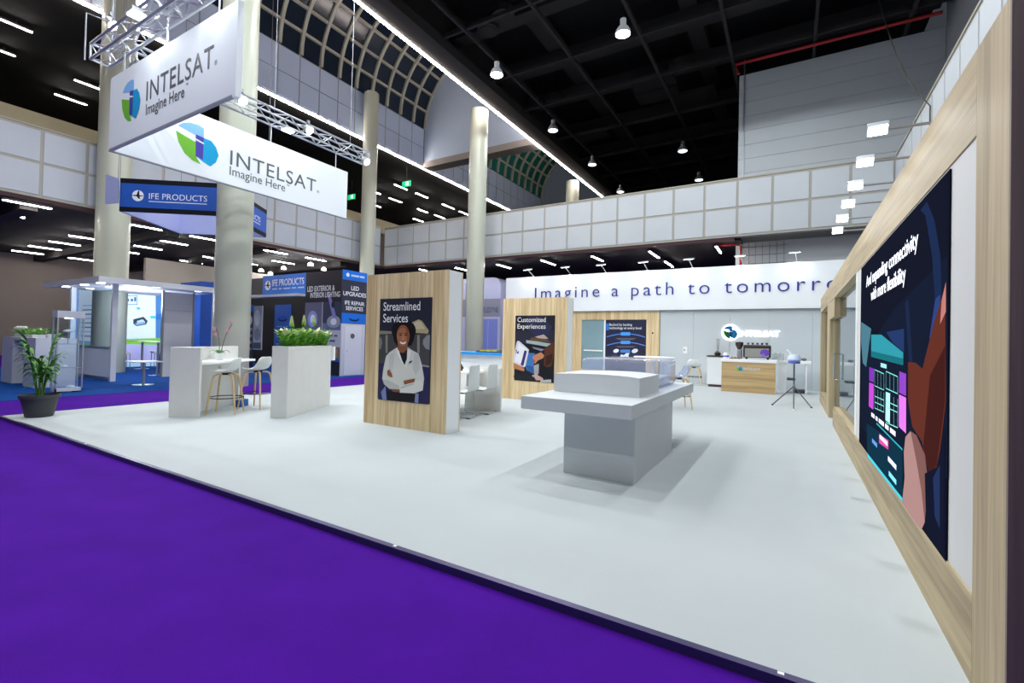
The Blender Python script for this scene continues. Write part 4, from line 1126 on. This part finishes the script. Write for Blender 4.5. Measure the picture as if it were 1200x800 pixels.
sign_print(fa, t, e, .36, (a[0], b[0], (a[1]+b[1])/2), (c[0], d[0], (c[1]+d[1])/2), .45, .26)
for x in (-9.9, -8.4, -6.9): MB().cyl((x, SY0+.03, SZ1), (x, SY0+.03, 6.21), .012, n=6).build('hanger', ALU, t)
t = thing('hanging_sign', 'white hanging company sign along the aisle side of the booth', 'sign', (SX0, 6.0, SZ0))
MB().box(SX0-.06, SX0, SY0+.02, 8.57, SZ0, SZ1).build('board', SIGN, t)
MB().box(SX0-.059, SX0-.001, SY0+.02, 8.57, SZ0-.02, SZ0-.001).build('bottom_bar', mat('#9a9ca6', .5), t)
fb2 = Fr((SX0+.001, SY0, SZ0), (0,1,0), (0,0,1))
e = fb2.pix(232, 169); a = fb2.pix(269.5, 194); b = fb2.pix(370, 224); c = fb2.pix(269, 205); d = fb2.pix(334, 224)
sign_print(fb2, t, e, .40, (a[0], b[0], (a[1]+b[1])/2), (c[0], d[0], (c[1]+d[1])/2), .45, .27)
for y in (4.4, 6.4, 8.2): MB().cyl((SX0-.03, y, SZ1), (SX0-.03, y, 6.21), .012, n=6).build('hanger', ALU, t)

TRU = mat('#c6cad0', .3, .7)
def truss(label, p0, p1, s=.28):
    p0 = Vector(p0); p1 = Vector(p1); d = (p1-p0); L = d.length; d.normalize()
    w = d.cross(Vector((0,0,1))).normalized()*(s/2); u = Vector((0,0,s/2))
    t = thing('lighting_truss', label, 'truss', (p0+p1)/2-Vector((0,0,s/2)))
    for a, b in ((1,1),(1,-1),(-1,1),(-1,-1)):
        MB().cyl(p0+w*a+u*b, p1+w*a+u*b, .025, n=8).build('chord', TRU, t, smooth=True)
    n = int(L/.29)
    for (c0, c1) in ((w+u, w-u), (-w+u, -w-u), (w+u, -w+u), (w-u, -w-u)):
        for i in range(n):
            a = p0+d*(L*i/n); b = p0+d*(L*(i+1)/n)
            q0, q1 = (c0, c1) if i % 2 == 0 else (c1, c0)
            MB().cyl(a+q0, b+q1, .011, n=5).build('brace', TRU, t)
    for e_ in (p0, p1):
        for q0, q1 in ((w+u,w-u),(w-u,-w-u),(-w-u,-w+u),(-w+u,w+u)):
            MB().cyl(e_+q0, e_+q1, .018, n=6).build('end_bar', TRU, t)
    for f_ in (.1, .5, .9):
        q = p0+d*(L*f_); MB().cyl(q+u, (q.x, q.y, 12.34), .007, n=5).build('steel_cable', ALU_D, t)
    return t
truss('silver box truss above the sign on the front edge', (-10.95, SY0+.03, 6.37), (-5.2, SY0+.03, 6.37))
truss('silver box truss above the sign on the aisle side', (SX0-.03, 3.74, 6.37), (SX0-.03, 9.2, 6.37))
def truss_spot(pos, aim, label, power, on=True):
    pos = Vector(pos); d = (Vector(aim)-pos).normalized()
    pole = Vector((pos.x, SY0+.03, 6.5)) if abs(pos.y-SY0) < .6 else None
    t = thing('truss_spotlight', label, 'spotlight', pos, group='spotlights on the truss')
    MB().cyl(pos-d*.16, pos, .075, .10, 16).build('can', mat('#b4b8bc', .35, .6), t, smooth=True)
    MB().cyl(pos+d*.001, pos+d*.012, .088, n=16).build('lens', mat('#f4fbff', .3, emit=40.0), t)
    MB().tube([pos-d*.08+Vector((0,0,.10)), pos-d*.08+Vector((0,0,.16)), pos-d*.08+Vector((0,.0,.02))], .012, 6).build('yoke', ALU_D, t)
    MB().box(pos.x-.03-d.x*.08, pos.x+.03-d.x*.08, pos.y-.03-d.y*.08, pos.y+.03-d.y*.08, pos.z+.13-d.z*.08, pos.z+.20-d.z*.08).build('clamp', ALU_D, t)
    if pole: MB().tube([pos-d*.08, (pos.x, pole.y, pos.z), pole], .015, 6).build('mount_pole', ALU_D, t)
    if power: lamp('SPOT', 'spot_light', pos+d*.03, power, t, target=aim, size=.06, angle=100, blend=.5, color=(.93,.98,1))
tz = 6.45
for i, (a, b, X, aim) in enumerate(((285,118,SX0+.2,(-3.5,6.5,0)), (363,153,SX0+.2,(-3,8.5,0)), (430,190,SX0+.2,(-3,11,0)))):
    p = at_x(a, b, X); truss_spot((p.x, p.y, p.z), aim, 'bright round spotlight on the aisle side truss, %s from its corner' % ('first','second','third')[i], SPOT_W)
for i, (a, b, aim) in enumerate(((133,30,(-6,7,0)), (166,3,(-3,8,0)))):
    p = at_y(a, b, SY0+.45); truss_spot(p, aim, 'bright round spotlight behind the front truss, %s' % ('at its outer end' if i == 0 else 'second from its outer end'), SPOT_W)
for y in (5.0, 6.7): 
    q = thing('flood_light', 'flat white floodlight under the aisle side truss above the sign', 'floodlight', (SX0+.15, y, 6.0), group='floodlights above the sign')
    MB().box(SX0+.05, SX0+.25, y-.13, y+.13, 6.12, 6.17).build('case', ALU, q)
    MB().box(SX0+.07, SX0+.23, y-.11, y+.11, 6.105, 6.119).build('lens', mat('#f4fbff', .3, emit=10.0), q)
    MB().box(SX0+.12, SX0+.15, y-.02, y+.02, 6.171, 6.23).build('bracket', ALU_D, q)
    lamp('SPOT', 'flood_light_source', (SX0+.25, y, 6.09), 14, q, target=(SX0+.0, y+.2, 4.6), size=.1, angle=140, blend=.8)

for x in (-8.6, -6.9):
    q = thing('flood_light', 'flat white floodlight on the front truss aimed at the front sign', 'floodlight', (x, SY0-.3, 6.1), group='floodlights of the front sign')
    MB().box(x-.13, x+.13, SY0-.40, SY0-.20, 6.13, 6.18).build('case', ALU, q)
    MB().box(x-.11, x+.11, SY0-.38, SY0-.22, 6.115, 6.129).build('lens', mat('#f4fbff', .3, emit=10.0), q)
    MB().tube([(x, SY0-.3, 6.18), (x, SY0-.3, 6.24), (x, SY0-.10, 6.24)], .014, 6).build('bracket', ALU_D, q)
    lamp('SPOT', 'flood_light_source', (x, SY0-.42, 6.09), 22, q, target=(x, SY0, 4.7), size=.1, angle=150, blend=.8, color=(.88,.95,1))
# hanging square sign of the neighbour
A = at_z(141, 208.4, 5.5); B = at_z(265, 215.1, 5.5)
d = Vector((B.x-A.x, B.y-A.y, 0)); L = d.length; d.normalize(); nrm = Vector((d.y, -d.x, 0))
sq = thing('square_hanging_sign', 'square hanging blue sign with a plane emblem on each face', 'sign', (A+d*L/2-nrm*L*.5)-Vector((0,0,.9)))
BLU = mat('#1d55b4', .5); LAV = mat('#a9b2e0', .6); BLK = mat('#181c28', .5)
corners = [A, A+d*L, A+d*L-nrm*L, A-nrm*L]
def plane_logo(f_, cx, cy, r, par):
    art('plane_emblem', f_, [(ell(cx, cy, r, n=22), '#e9edf4'), ([(cx-r*1.4,cy+.0),(cx-r*.2,cy+r*.15),(cx,cy+r*.9),(cx+r*.2,cy+r*.9),(cx+r*.25,cy+r*.12),(cx+r*1.2,cy-.0),(cx+r*.25,cy-r*.12),(cx+r*.45,cy-r*.6),(cx+r*.1,cy-r*.5),(cx-r*.2,cy-r*.12)], '#15161c')], par)
SK = .9
for i in range(4):
    a, b = corners[i], corners[(i+1)%4]; u_ = (b-a).normalized()
    f_ = Fr((a.x, a.y, 4.59), u_, (0,0,1)); n_ = f_.N
    q = [f_.P(0,0), f_.P(L,0), f_.P(L,.91), f_.P(0,.91)]
    fc_ = MB().extr(q, -n_*.03).build('face', BLU, sq)
    MB().extr([f_.P(.02,.01,-.031), f_.P(L-.02,.01,-.031), f_.P(L-.02,.90,-.031), f_.P(.02,.90,-.031)], -n_*.004).build('inner_lining', LAV, sq)
    art('bands', f_, [(rc(0,0,L,.13), '#14161f'), (rc(0,.78,L,.91), '#14161f')], fc_, .001)
    plane_logo(f_, .46, .45, .15, fc_)
    text('lettering', 'IFE PRODUCTS', f_, .74, .38, mat('#e9edf4', .5), fc_, width=1.5, size=.23, depth=0)
    art('underline', f_, [(rc(.74, .30, 2.24, .32), '#e9edf4')], fc_, .003)
for c in corners: MB().cyl((c.x, c.y, 5.49), (c.x, c.y, 14.9 if c.x > -20.2 else 12.2), .008, n=5).build('wire', ALU_D, sq)

p0 = at_x(124, 204, -16.3); p1 = at_x(140.5, 208.5, -15.75); pz0 = at_x(123, 239, -16.3).z
t = thing('pale_hanging_panel', 'narrow pale lavender hanging panel beside the square blue sign', 'sign', (p1.x-.3, p1.y, pz0))
MB().extr([(p0.x,p0.y,pz0),(p1.x-.08,p1.y,pz0),(p1.x-.08,p1.y,p1.z),(p0.x,p0.y,p0.z)], (-.02,.03,0)).build('board', LAV, t)
MB().cyl((p1.x-.12,p1.y+.01,p1.z-.02), (p1.x-.12,p1.y+.01,14.9), .008, n=5).build('wire', ALU_D, t)
# ================================================================== NEIGHBOURING BOOTHS
# ---- canopy booth
FZ = -.034
cb = thing('canopy_booth', 'white framed booth with a flat canopy roof and low glazed front', 'booth', (-17.4, 6.4, FZ))
MB().box(-19.6, -15.5, 5.05, 8.25, 2.64, 2.74).build('canopy', mat('#e6e9ee', .5), cb)
MB().box(-19.6, -15.5, 5.0, 5.049, 2.60, 2.76).build('canopy_edge', mat('#d3d6dc', .5), cb)
MB().box(-15.499, -15.45, 5.0, 8.25, 2.60, 2.76).build('canopy_edge', mat('#d3d6dc', .5), cb)
for (x, y) in ((-15.9, 5.5), (-18.85, 5.5), (-15.9, 8.1)):
    MB().box(x-.06, x+.06, y-.06, y+.06, FZ, 2.639).build('post', mat('#d3d6dc', .5), cb)
MB().box(-18.78, -15.97, 5.52, 5.55, .06, .85).build('half_panel', mat('#d9dce2', .5), cb)
MB().box(-18.78, -15.97, 5.5, 5.57, FZ, .059).build('bottom_rail', ALU, cb)
MB().box(-18.78, -15.97, 5.5, 5.57, .851, .90).build('middle_rail', ALU, cb)
MB().box(-18.78, -15.97, 5.53, 5.54, .901, 2.60).build('glass_pane', CLEAR, cb)
for (x, y) in ((-18.6, 5.25), (-17.2, 5.25), (-16.1, 5.25), (-15.7, 6.4), (-15.7, 7.5)):
    MB().cyl((x, y, 2.615), (x, y, 2.639), .09, n=14).build('downlight', mat('#fffdf8', .4, emit=12.0), cb)
lamp('POINT', 'canopy_light', (-17.5, 6.6, 2.3), 80, cb, size=.3, color=(.85,.92,1))
# backlit poster wall
f_ = Fr((-22.2, 7.0, FZ), (0,1,0), (0,0,1))
a = f_.pix(144, 430); b = f_.pix(190, 342)
y0, y1, zt = a[0], b[0], b[1]
bp = thing('backlit_poster_wall', 'glowing light blue poster wall with a device picture and green stripe', 'poster', (-22.2, 7+(y0+y1)/2, FZ))
MB().box(-22.35, -22.2, 7+y0, 7+y1, FZ, FZ+zt).build('lightbox', mat('#a9d4f5', .4, emit=.4), bp)
Pq = f_.pixs
art('print', f_, [
 (Pq([(144.5,339),(182,343),(182,396),(144.5,397)]), '#d9edfb'), (Pq([(182.5,343),(190,344),(190,396),(182.5,396)]), '#4f86c8'),
 (Pq([(144.5,397),(190,396),(190,404),(144.5,403)]), '#82cf3f'), (Pq([(144.5,403),(190,404),(190,421),(144.5,423)]), '#b4b8ee'),
 (Pq([(145,341),(150,341),(150,343.5),(145,343.5)]), '#2a6fb0'),
 (Pq([(146,346),(161,346),(161,357),(146,357)]), '#2b5f8a'), (Pq([(146.6,346.6),(160.4,346.6),(160.4,356.4),(146.6,356.4)]), '#d9edfb'),
 (Pq([(148,350),(151,350),(151,353),(148,353)]), '#334455'), (Pq([(153,350),(156,350),(156,353),(153,353)]), '#3f7fa8'), (Pq([(157,348),(159.5,348),(159.5,353),(157,353)]), '#3f7fa8'),
 (Pq([(160,360),(164,360),(164,362.5),(160,362.5)]), '#4fc0ea'), (Pq([(176,370),(182,370),(182,373),(176,373)]), '#4fc0ea'), (Pq([(182.5,368),(190,368),(190,374),(182.5,374)]), '#2f78c8'),
 (Pq([(156,374),(168,371),(173,376),(171,380),(160,382),(156,379)]), '#2f4258'), (Pq([(160,376),(167,374),(170,377),(161,379)]), '#b9cfdc'),
 (Pq([(158,378.5),(170,376.5),(170,379),(160,381)]), '#7fb0d6'),
], bp, .003, .001, emit=.35)
f3 = Fr((-22.0, 6.0, FZ), (1,0,0), (0,0,1))
# second blue lightbox on the left
a1 = at_y(88, 336, 8.6); b1 = at_y(116, 400, 8.6)
bp2 = thing('blue_lightbox', 'tall glowing blue and white poster behind the canopy booth glass', 'poster', ((a1.x+b1.x)/2, 8.6, FZ))
MB().box(a1.x, b1.x, 8.6, 8.7, FZ, a1.z).build('lightbox', mat('#6fa8e6', .4, emit=.4), bp2)
f4 = Fr((a1.x, 8.6, FZ), (1,0,0), (0,0,1)); Lb = b1.x-a1.x
it = [(rc(0,0,.5,a1.z), '#1f6fd0'), (rc(.55,.9,Lb,a1.z-.05), '#cfe2f6'), (rc(.5,.55,Lb,.75), '#6fc24a')]
for k in range(8): it.append((rc(1.0, 2.5-.2*k, Lb-.1, 2.55-.2*k), '#4a5f86' if k % 3 else '#8fb0d8'))
it.append((ell(Lb-.6, 1.25, .25, .18), '#33507e'))
art('print', f4, it, bp2, .003, .001, emit=.45)
# grey partition with frame, blue pylon, white poster with dark figure
f5x = -16.6
ya, yb = at_x(190.5, 345, f5x).y, at_x(228.5, 347, f5x).y
t = thing('grey_partition', 'light grey partition with an aluminium frame beside the glowing poster', 'partition', (f5x, (ya+yb)/2, FZ))
MB().box(f5x-.04, f5x, ya+.06, yb-.06, FZ, 2.0).build('lower_panel', mat('#d2d0ce', .6), t)
MB().box(f5x-.04, f5x, ya+.06, yb-.06, 2.05, 2.58).build('upper_panel', mat('#c6c4c4', .6), t)
MB().box(f5x-.05, f5x+.01, ya, ya+.058, FZ, 2.63).build('post', ALU_D, t); MB().box(f5x-.05, f5x+.01, yb-.058, yb, FZ, 2.63).build('post', ALU_D, t)
MB().box(f5x-.05, f5x+.008, ya+.06, yb-.06, 2.001, 2.049).build('rail', ALU, t)
q0, q1 = at_x(228, 340, -17.2), at_x(234, 340, -17.2)
t = tag(MB().box(-18.6, -17.2, 8.30, 8.8, FZ, q0.z-.02+.35).build('blue_pylon', mat('#1c4fa8', .5)), 'tall dark blue pylon panel behind the grey partition', 'panel')
YT = 9.6
q0, q1 = at_y(234, 356, YT), at_y(262, 356, YT)
t = thing('figure_poster', 'white poster with a figure in a dark jacket behind the thick column', 'poster', ((q0.x+q1.x)/2, YT, FZ))
MB().box(q0.x, q1.x, YT, YT+.05, FZ, q0.z).build('board', mat('#d5d7e0', .5), t)
f6 = Fr((q0.x, YT-.001, FZ), (1,0,0), (0,0,1))
art('figure_print', f6, [(f6.pixs([(234,386),(238,378),(243,376),(248,381),(254,384),(260,395),(260,440),(234,440)]), '#2c2747'), (f6.pixs([(247,376),(250,368),(256,366),(260,372),(260,384),(250,383)]), '#c3a08c')], t)
a = f6.pix(236.5, 368.5); b = f6.pix(247.5, 368.5)
text('lettering', 'TE', f6, a[0], a[1], mat('#22345e', .5), t, width=b[0]-a[0], depth=0, size=.26, bold=.01)

# ---- IFE products booth
ib = thing('exhibition_booth', 'blue and black booth with a blue fascia and LED lighting posters', 'booth', (-15.8, 12.5, FZ))
YF = 11.0
MB().box(-18.1, -15.4, YF, YF+.12, 2.88, 3.66).build('blue_fascia', mat('#2374dc', .5), ib)
MB().box(-22.0, -18.11, YF+.02, YF+.12, 2.95, 3.60).build('dark_fascia', mat('#2c2830', .5), ib)
MB().box(-22.0, -15.4, YF-.35, YF+.01, 2.78, 2.87).build('canopy_edge', mat('#c9ccd2', .5), ib)
fF = Fr((-18.1, YF-.001, 2.88), (1,0,0), (0,0,1))
plane_logo(fF, .34, .40, .19, ib)
text('lettering', 'IFE PRODUCTS', fF, .64, .36, mat('#eef2fa', .5), ib, width=1.95, size=.36, depth=.004, bold=.01)
bars(fF, .64, .22, 1.95, .05, '#c6d6f0', ib, .002, words=5)
wl_ = MB().box(-15.4, -13.42, YF+.0, YF+.12, FZ, 3.66).build('poster_wall', mat('#1b1a20', .5), ib)
fL = Fr((-15.4, YF-.001, 0), (1,0,0), (0,0,1)); WL = 1.98
art('poster_print', fL, [
 (rc(0,2.55,WL,3.66), '#2c2830'), (rc(0,1.55,.98,2.55), '#6a6680'), (rc(1.0,1.55,WL,2.55), '#3c4056'), (rc(1.0,1.55,WL,1.8), '#6a7698'), (rc(.96,1.55,1.0,2.55), '#b9b6c2'), (rc(0,.96,WL,1.55), '#c6c9d4'),
 (rc(0,.55,WL,.96), '#8a7a6a'), (rc(0,.45,WL,.55), '#1f5fc0'),
 (ell(.45,1.95,.28,.30), '#8f9ae0'), (ell(.45,1.95,.13,.16), '#e6eaff'), (ell(1.6,1.85,.36,.22), '#9aa3b4'), (ell(1.6,1.85,.16,.12), '#eef2ff'),
 ([(1.2,2.9),(1.35,2.9),(1.75,2.0),(1.55,2.0)], '#8a86c8'), (ell(1.55,2.45,.09,.12), '#202838'),
 (rc(.1,.6,.5,.85), '#a98a62'), (rc(.7,.62,1.1,.8), '#8a6f58'), (rc(1.3,.6,1.85,.9), '#b39a78')], wl_, .001, .001)
text('lettering', 'LED EXTERIOR &', fL, .12, 2.95, mat('#f0f1f4', .5), wl_, width=1.5, size=.27, depth=0, d=.016, bold=.012)
text('lettering', 'INTERIOR LIGHTING', fL, .30, 2.72, mat('#f0f1f4', .5), wl_, width=1.6, size=.27, depth=0, d=.016, bold=.012)
bars(fL, .12, 1.33, 1.7, .055, '#3a4a78', wl_, .016, words=6)
bars(fL, .2, 1.15, 1.5, .055, '#3a4a78', wl_, .016, words=5)
sd = MB().box(-13.419, -13.36, 10.96, 12.05, 1.80, 3.66).build('side_poster', mat('#1a1f3a', .5), ib)
fS = Fr((-13.359, 10.96, 1.80), (0,1,0), (0,0,1))
art('bottom_band', fS, [(rc(0,0,1.09,.36), '#1d6fd6'), (ell(.55,.17,.22,.09), '#0d1e4a'), (ell(.55,.21,.2,.07), '#1d6fd6')], sd, .001, .001)
art('top_band', fS, [(rc(0,1.52,1.09,1.86), '#1d6fd6'), (ell(.22,1.70,.07), '#d9e6f8')], sd, .001, .001)
text('lettering', 'LED\nUPGRADES', fS, .545, 1.18, mat('#eef0f6', .5), sd, size=.21, depth=0, d=.01, align='C', bold=.01)
text('lettering', 'IFE REPAIR\nSERVICES', fS, .545, .66, mat('#eef0f6', .5), sd, size=.19, depth=0, d=.01, align='C', bold=.01)
bars(fS, .36, 1.66, .6, .07, '#b9d2f4', sd, .01, words=2)
dw = MB().box(-13.419, -13.37, 10.98, 12.03, FZ, 1.799).build('white_door_wall', mat('#c9ccd6', .5), ib)
MB().box(-13.369, -13.355, 11.12, 11.85, FZ+.02, 1.72).build('door_leaf', mat('#d6d9e2', .5), ib)
MB().cyl((-13.355, 11.45, 1.36), (-13.345, 11.45, 1.36), .09, n=18).build('round_vent', mat('#55585f', .5), ib)
MB().box(-13.355, -13.34, 11.2, 11.24, .82, .86).build('door_handle', ALU, ib)
MB().box(-24.3, -13.5, 13.6, 13.7, FZ, 3.2).build('back_wall', mat('#15151b', .6), ib)
a = at_y(323, 354, 13.58).x; b = at_y(342, 354, 13.58).x
bl = MB().box(a, b, 13.55, 13.595, FZ, 2.78).build('blue_panel', BLU, ib)
fB = Fr((a, 13.549, 0), (1,0,0), (0,0,1))
art('swoosh', fB, [(ell((b-a)/2, 2.1, .35, .12), '#0f2a66'), (ell((b-a)/2, 2.16, .33, .10), '#1d55b4')], bl, .001, .001)
bars(fB, .2, 1.72, (b-a)-.4, .05, '#6f9ae0', bl, .004, words=2)
# posters on the left half
a = at_y(290, 350, 11.6).x; b = at_y(297.5, 350, 11.6).x; c = at_y(307.5, 350, 11.6).x
t = thing('picture_panel', 'dark panel with rows of small round pictures under the dark fascia', 'panel', ((a+c)/2, 11.6, FZ))
MB().box(a, b, 11.6, 11.65, FZ, 2.6).build('dark_board', mat('#23243a', .5), t)
f7 = Fr((a, 11.599, 0), (1,0,0), (0,0,1)); w7 = b-a
it = [(rc(0,2.3,w7,2.6), '#1d6fd6'), (ell(w7*.45,1.95,.2,.22), '#c9ccd2')]
for k in range(4): it += [(rc(.06,1.5-.28*k,w7*.45,1.58-.28*k), '#c3c6d0'), (rc(w7*.55,1.5-.28*k,w7-.05,1.62-.28*k), '#8d90a2')]
art('print', f7, it, t, .001, .001)
MB().box(b+.02, c, 11.6, 11.65, .7, 2.55).build('light_board', mat('#a3a8b4', .5), t)
f8 = Fr((b+.02, 11.599, 0), (1,0,0), (0,0,1)); w8 = c-b-.02
art('print', f8, [(ell(w8*.45,2.05,w8*.35,.35), '#d4d7dd'), (ell(w8*.5,1.35,w8*.4,.25), '#7f8698'), (rc(.02,.75,w8-.02,1.0), '#4a5468')], t, .001, .001)
# track spots over the booth
for i, (a, b) in enumerate(((364,310),(332.5,314.3),(306,317),(379.5,315.5),(317,320.5))):
    p = at_z(a, b, 4.9)
    t = thing('track_spot', 'small round spotlight hanging above the blue fascia booth', 'spotlight', (p.x, p.y, 4.85), group='track spotlights above the blue fascia booth')
    MB().lathe([(.0,-.01),(.13,0),(.12,.1),(.05,.16),(0,.17)], (0,0,0), 14).build('can', mat('#fff6ea', .4, emit=5.0), t, smooth=True, world=False)
    MB().cyl((0,0,.16), (0,0,.52), .012, n=6).build('stem', HOUS, t, world=False)
    lamp('POINT', 'track_light', (p.x, p.y-.3, 4.7), 60, t, size=.1)

# ---- rounded lavender stand with dark band
YT2 = 21.8
p0, p1 = at_y(538, 330, YT2), at_y(587, 330, YT2)
zt = at_y(560, 326, YT2).z
t = thing('rounded_stand', 'tall pale lavender stand with a rounded corner and a grey lettered band', 'stand', ((p0.x+p1.x)/2, YT2, -.04))
pts = [(p0.x, YT2, -.04), (p1.x, YT2, -.04)]+[(p1.x-.5+.5*math.cos(k*PI/16), YT2, zt-.5+.5*math.sin(k*PI/16)) for k in range(9)]+[(p0.x, YT2, zt)]
MB().extr(pts, (0, 1.2, 0)).build('body', mat('#b9bfe2', .5), t)
f9 = Fr((p0.x, YT2-.001, 0), (1,0,0), (0,0,1)); w9 = p1.x-p0.x
z0 = at_y(575, 371, YT2).z; z1 = at_y(575, 350, YT2).z
art('band', f9, [(rc(0, z0, w9, z1), '#8d90a4'), (rc(w9*.5, .2, w9-.15, z0-.12), '#7f8fd8'), (rc(w9*.72, .3, w9*.74, z0-.2), '#98a6e6')], t, .002, .001)
a = f9.pix(564, 366)
text('lettering', 'TELEDYNE', f9, a[0], a[1], mat('#1c2450', .5), t, width=w9-a[0]-.12, size=.42, depth=0, d=.008)
# white block behind and yellowish glow stand beside the banner
t = tag(MB().box(-12.9, -12.3, 22.0, 22.6, -.04, 3.1).build('dark_pylon', mat('#22252c', .5)), 'dark slim pylon between the lavender stand and the oak panel', 'pylon')

# ---- glass showcase
t = thing('glass_showcase', 'tall aluminium framed glass showcase on the edge of the blue carpet', 'showcase', (-13.74, 3.95, FZ))
x0, x1, y0, y1 = -13.90, -13.60, 3.72, 4.18
for x in (x0, x1-.025):
    for y in (y0, y1-.025): MB().box(x, x+.025, y, y+.025, FZ+.03, 1.60).build('post', ALU, t)
MB().box(x0, x1, y0, y1, 1.601, 1.75).build('top_box', mat('#c9ccd4', .5), t)
MB().box(x0, x1, y0, y1, FZ+.03, .06).build('base', mat('#c9ccd4', .5), t)
for z in (.50, 1.02): MB().box(x0+.03, x1-.03, y0+.03, y1-.03, z, z+.012).build('glass_shelf', glass('shelf_glass', '#e2ecf4', 1.5, 0, .25), t)
MB().box(x1-.02, x1-.012, y0+.026, y1-.026, .061, 1.6).build('glass_side', CLEAR, t)
MB().box(x0+.026, x1-.026, y0+.012, y0+.02, .061, 1.6).build('glass_side', CLEAR, t)
MB().box(x0+.1, x1-.1, y0+.15, y0+.3, FZ, FZ+.029).build('foot', ALU, t)
MB().cyl((-13.75, 3.95, 1.59), (-13.75, 3.95, 1.6), .07, n=14).build('downlight', mat('#ffffff', .4, emit=9.0), t)
for i, (y, z, r) in enumerate(((3.95, 1.30, .09), (3.9, .512, .06), (4.02, .06, .07))):
    if i == 0:
        q = thing('white_disc_unit', 'round white disc unit held in the glass showcase', 'device', (-13.75, y, 1.032))
        MB().lathe([(0,-.03),(r,0),(r*.9,.03),(0,.05)], (-13.75, y, z), 18).build('disc', mat('#f2f4f8', .3), q, smooth=True)
        MB().cyl((-13.75, y, 1.032), (-13.75, y, z-.02), .01, n=8).build('stand', ALU, q)
    else:
        tag(MB().lathe([(r,0),(r*1.1,.02),(r*.6,.05),(0,.06)], (-13.75, y, z), 16).build('small_device', mat('#dfe3ea', .3), smooth=True), 'small white device on the %s of the glass showcase' % ('lower shelf' if i == 1 else 'base'), 'device')

# ---- white counter with flowers and purple-lit tables
CT = mat('#cfd3de', .5)
t = thing('reception_counter', 'white reception counter with an open dark front at the purple aisle', 'counter', (-16.3, 4.1, FZ))
MB().box(-17.6, -15.1, 3.77, 4.5, 1.06, 1.13).build('top', CT, t)
MB().box(-15.9, -15.1, 3.77, 4.5, FZ, 1.059).build('right_block', CT, t)
MB().box(-17.6, -16.75, 3.77, 4.5, FZ, 1.059).build('left_block', CT, t)
MB().box(-16.749, -15.901, 4.4, 4.5, FZ, 1.059).build('back_board', mat('#3a4468', .6), t)
fo = MB()
q = thing('flower_arrangement', 'long green arrangement with white flowers on the reception counter', 'plant', (-16.9, 4.1, 1.13))
for k in range(5): bush(fo, Vector((-.6+.3*k, 0, .05)), .16, 60, .5, .2)
o = fo.build('foliage', GR, q, world=False); o['kind'] = 'stuff'
MB().box(-.7, .7, -.12, .12, 0, .07).build('trough', mat('#e4e6ea', .5), q, world=False)
for k in range(6):
    c = Vector((-.5+.12*k, -.12, .2+.02*(k % 2)))
    MB().lathe([(0,-.03),(.05,0),(.06,.03),(.03,.06),(0,.06)], c, 10).build('flower', mat('#f2f2ea', .5), q, world=False, smooth=True)
t = thing('palm_plant', 'spiky green palm on the end of the reception counter', 'plant', (-15.4, 4.1, 1.13))
MB().lathe([(.07,0),(.09,.1),(.08,.1),(0,.09)], (0,0,0), 14).build('pot', mat('#dfe2e8', .5), t, world=False, smooth=True)
for k in range(16):
    a = k*2.4; d = Vector((math.cos(a), math.sin(a), 0)); s_ = Vector((-d.y, d.x, 0)); A = []; B = []; L = .38
    for i in range(5):
        v = i/4; c = Vector((0,0,.08))+d*(L*v*.7)+Vector((0,0,L*(1.0*v-.6*v*v))); w = .014*math.sin(PI*min(.15+.83*v, 1))
        A.append(c+s_*w); B.append(c-s_*w)
    MB().strip(A, B).build('leaf', mat('#5f9a3c', .45, var=.2, scale=9), t, world=False)
def high_table(x, y, h, w, label):
    t = thing('high_table', label, 'table', (x, y, FZ))
    MB().box(-w/2, w/2, -.3, .3, h-.03, h).build('top', WHITE, t, world=False, bevel=.004)
    MB().cyl((0,0,.03), (0,0,h-.03), .035, n=12).build('column', ALU, t, world=False, smooth=True)
    MB().lathe([(.24,0),(.24,.015),(.05,.03)], (0,0,0), 24).build('foot_plate', CHROME, t, world=False, smooth=True)
    return t
p = at_z(168, 451, FZ); high_table(p.x, p.y, .62, .6, 'low white pedestal table in front of the glowing poster wall')
high_table(-17.2, 7.1, 1.08, .9, 'high white pedestal table beside the grey partition')
high_table(-20.6, 8.0, 1.05, .8, 'high white pedestal table right against the glowing poster wall')
for i, (x, y) in enumerate(((-20.9, 8.6), (-20.2, 7.3), (-19.9, 8.4), (-16.9, 7.9))):
    t = thing('white_stool', 'white box stool standing %s' % ('by the glowing poster','beside the round grey column','near the high table at the glowing poster','beside the grey partition')[i], 'stool', (x, y, FZ))
    MB().box(-.17,.17,-.17,.17,.58,.66).build('seat', WHITE, t, world=False, bevel=.02)
    for sx in (-1,1):
        for sy in (-1,1): MB().cyl((sx*.14,sy*.14,0), (sx*.13,sy*.13,.58), .012, n=6).build('leg', CHROME, t, world=False)
lamp('POINT', 'poster_glow', (-21.4, 8.6, 1.9), 8, bp, size=.5, color=(.75,.82,1))
# ---- high table and stool behind the display table
t = thing('bar_table', 'slim round white bar table behind the display table', 'table', (-2.45, 10.0, 0))
MB().lathe([(0,1.035),(.42,1.035),(.43,1.045),(.42,1.06),(0,1.06)], (0,0,0), 32).build('top', WHITE, t, world=False, smooth=True)
MB().cyl((0,0,.02), (0,0,1.035), .03, n=12).build('column', WHITE, t, world=False, smooth=True)
MB().lathe([(.26,0),(.26,.012),(.04,.03)], (0,0,0), 24).build('foot_plate', WHITE, t, world=False, smooth=True)
bar_stool((-2.0, 10.2, 0), .5, 'clear shell bar stool with wooden legs at the slim round bar table', .66, ACRYL)
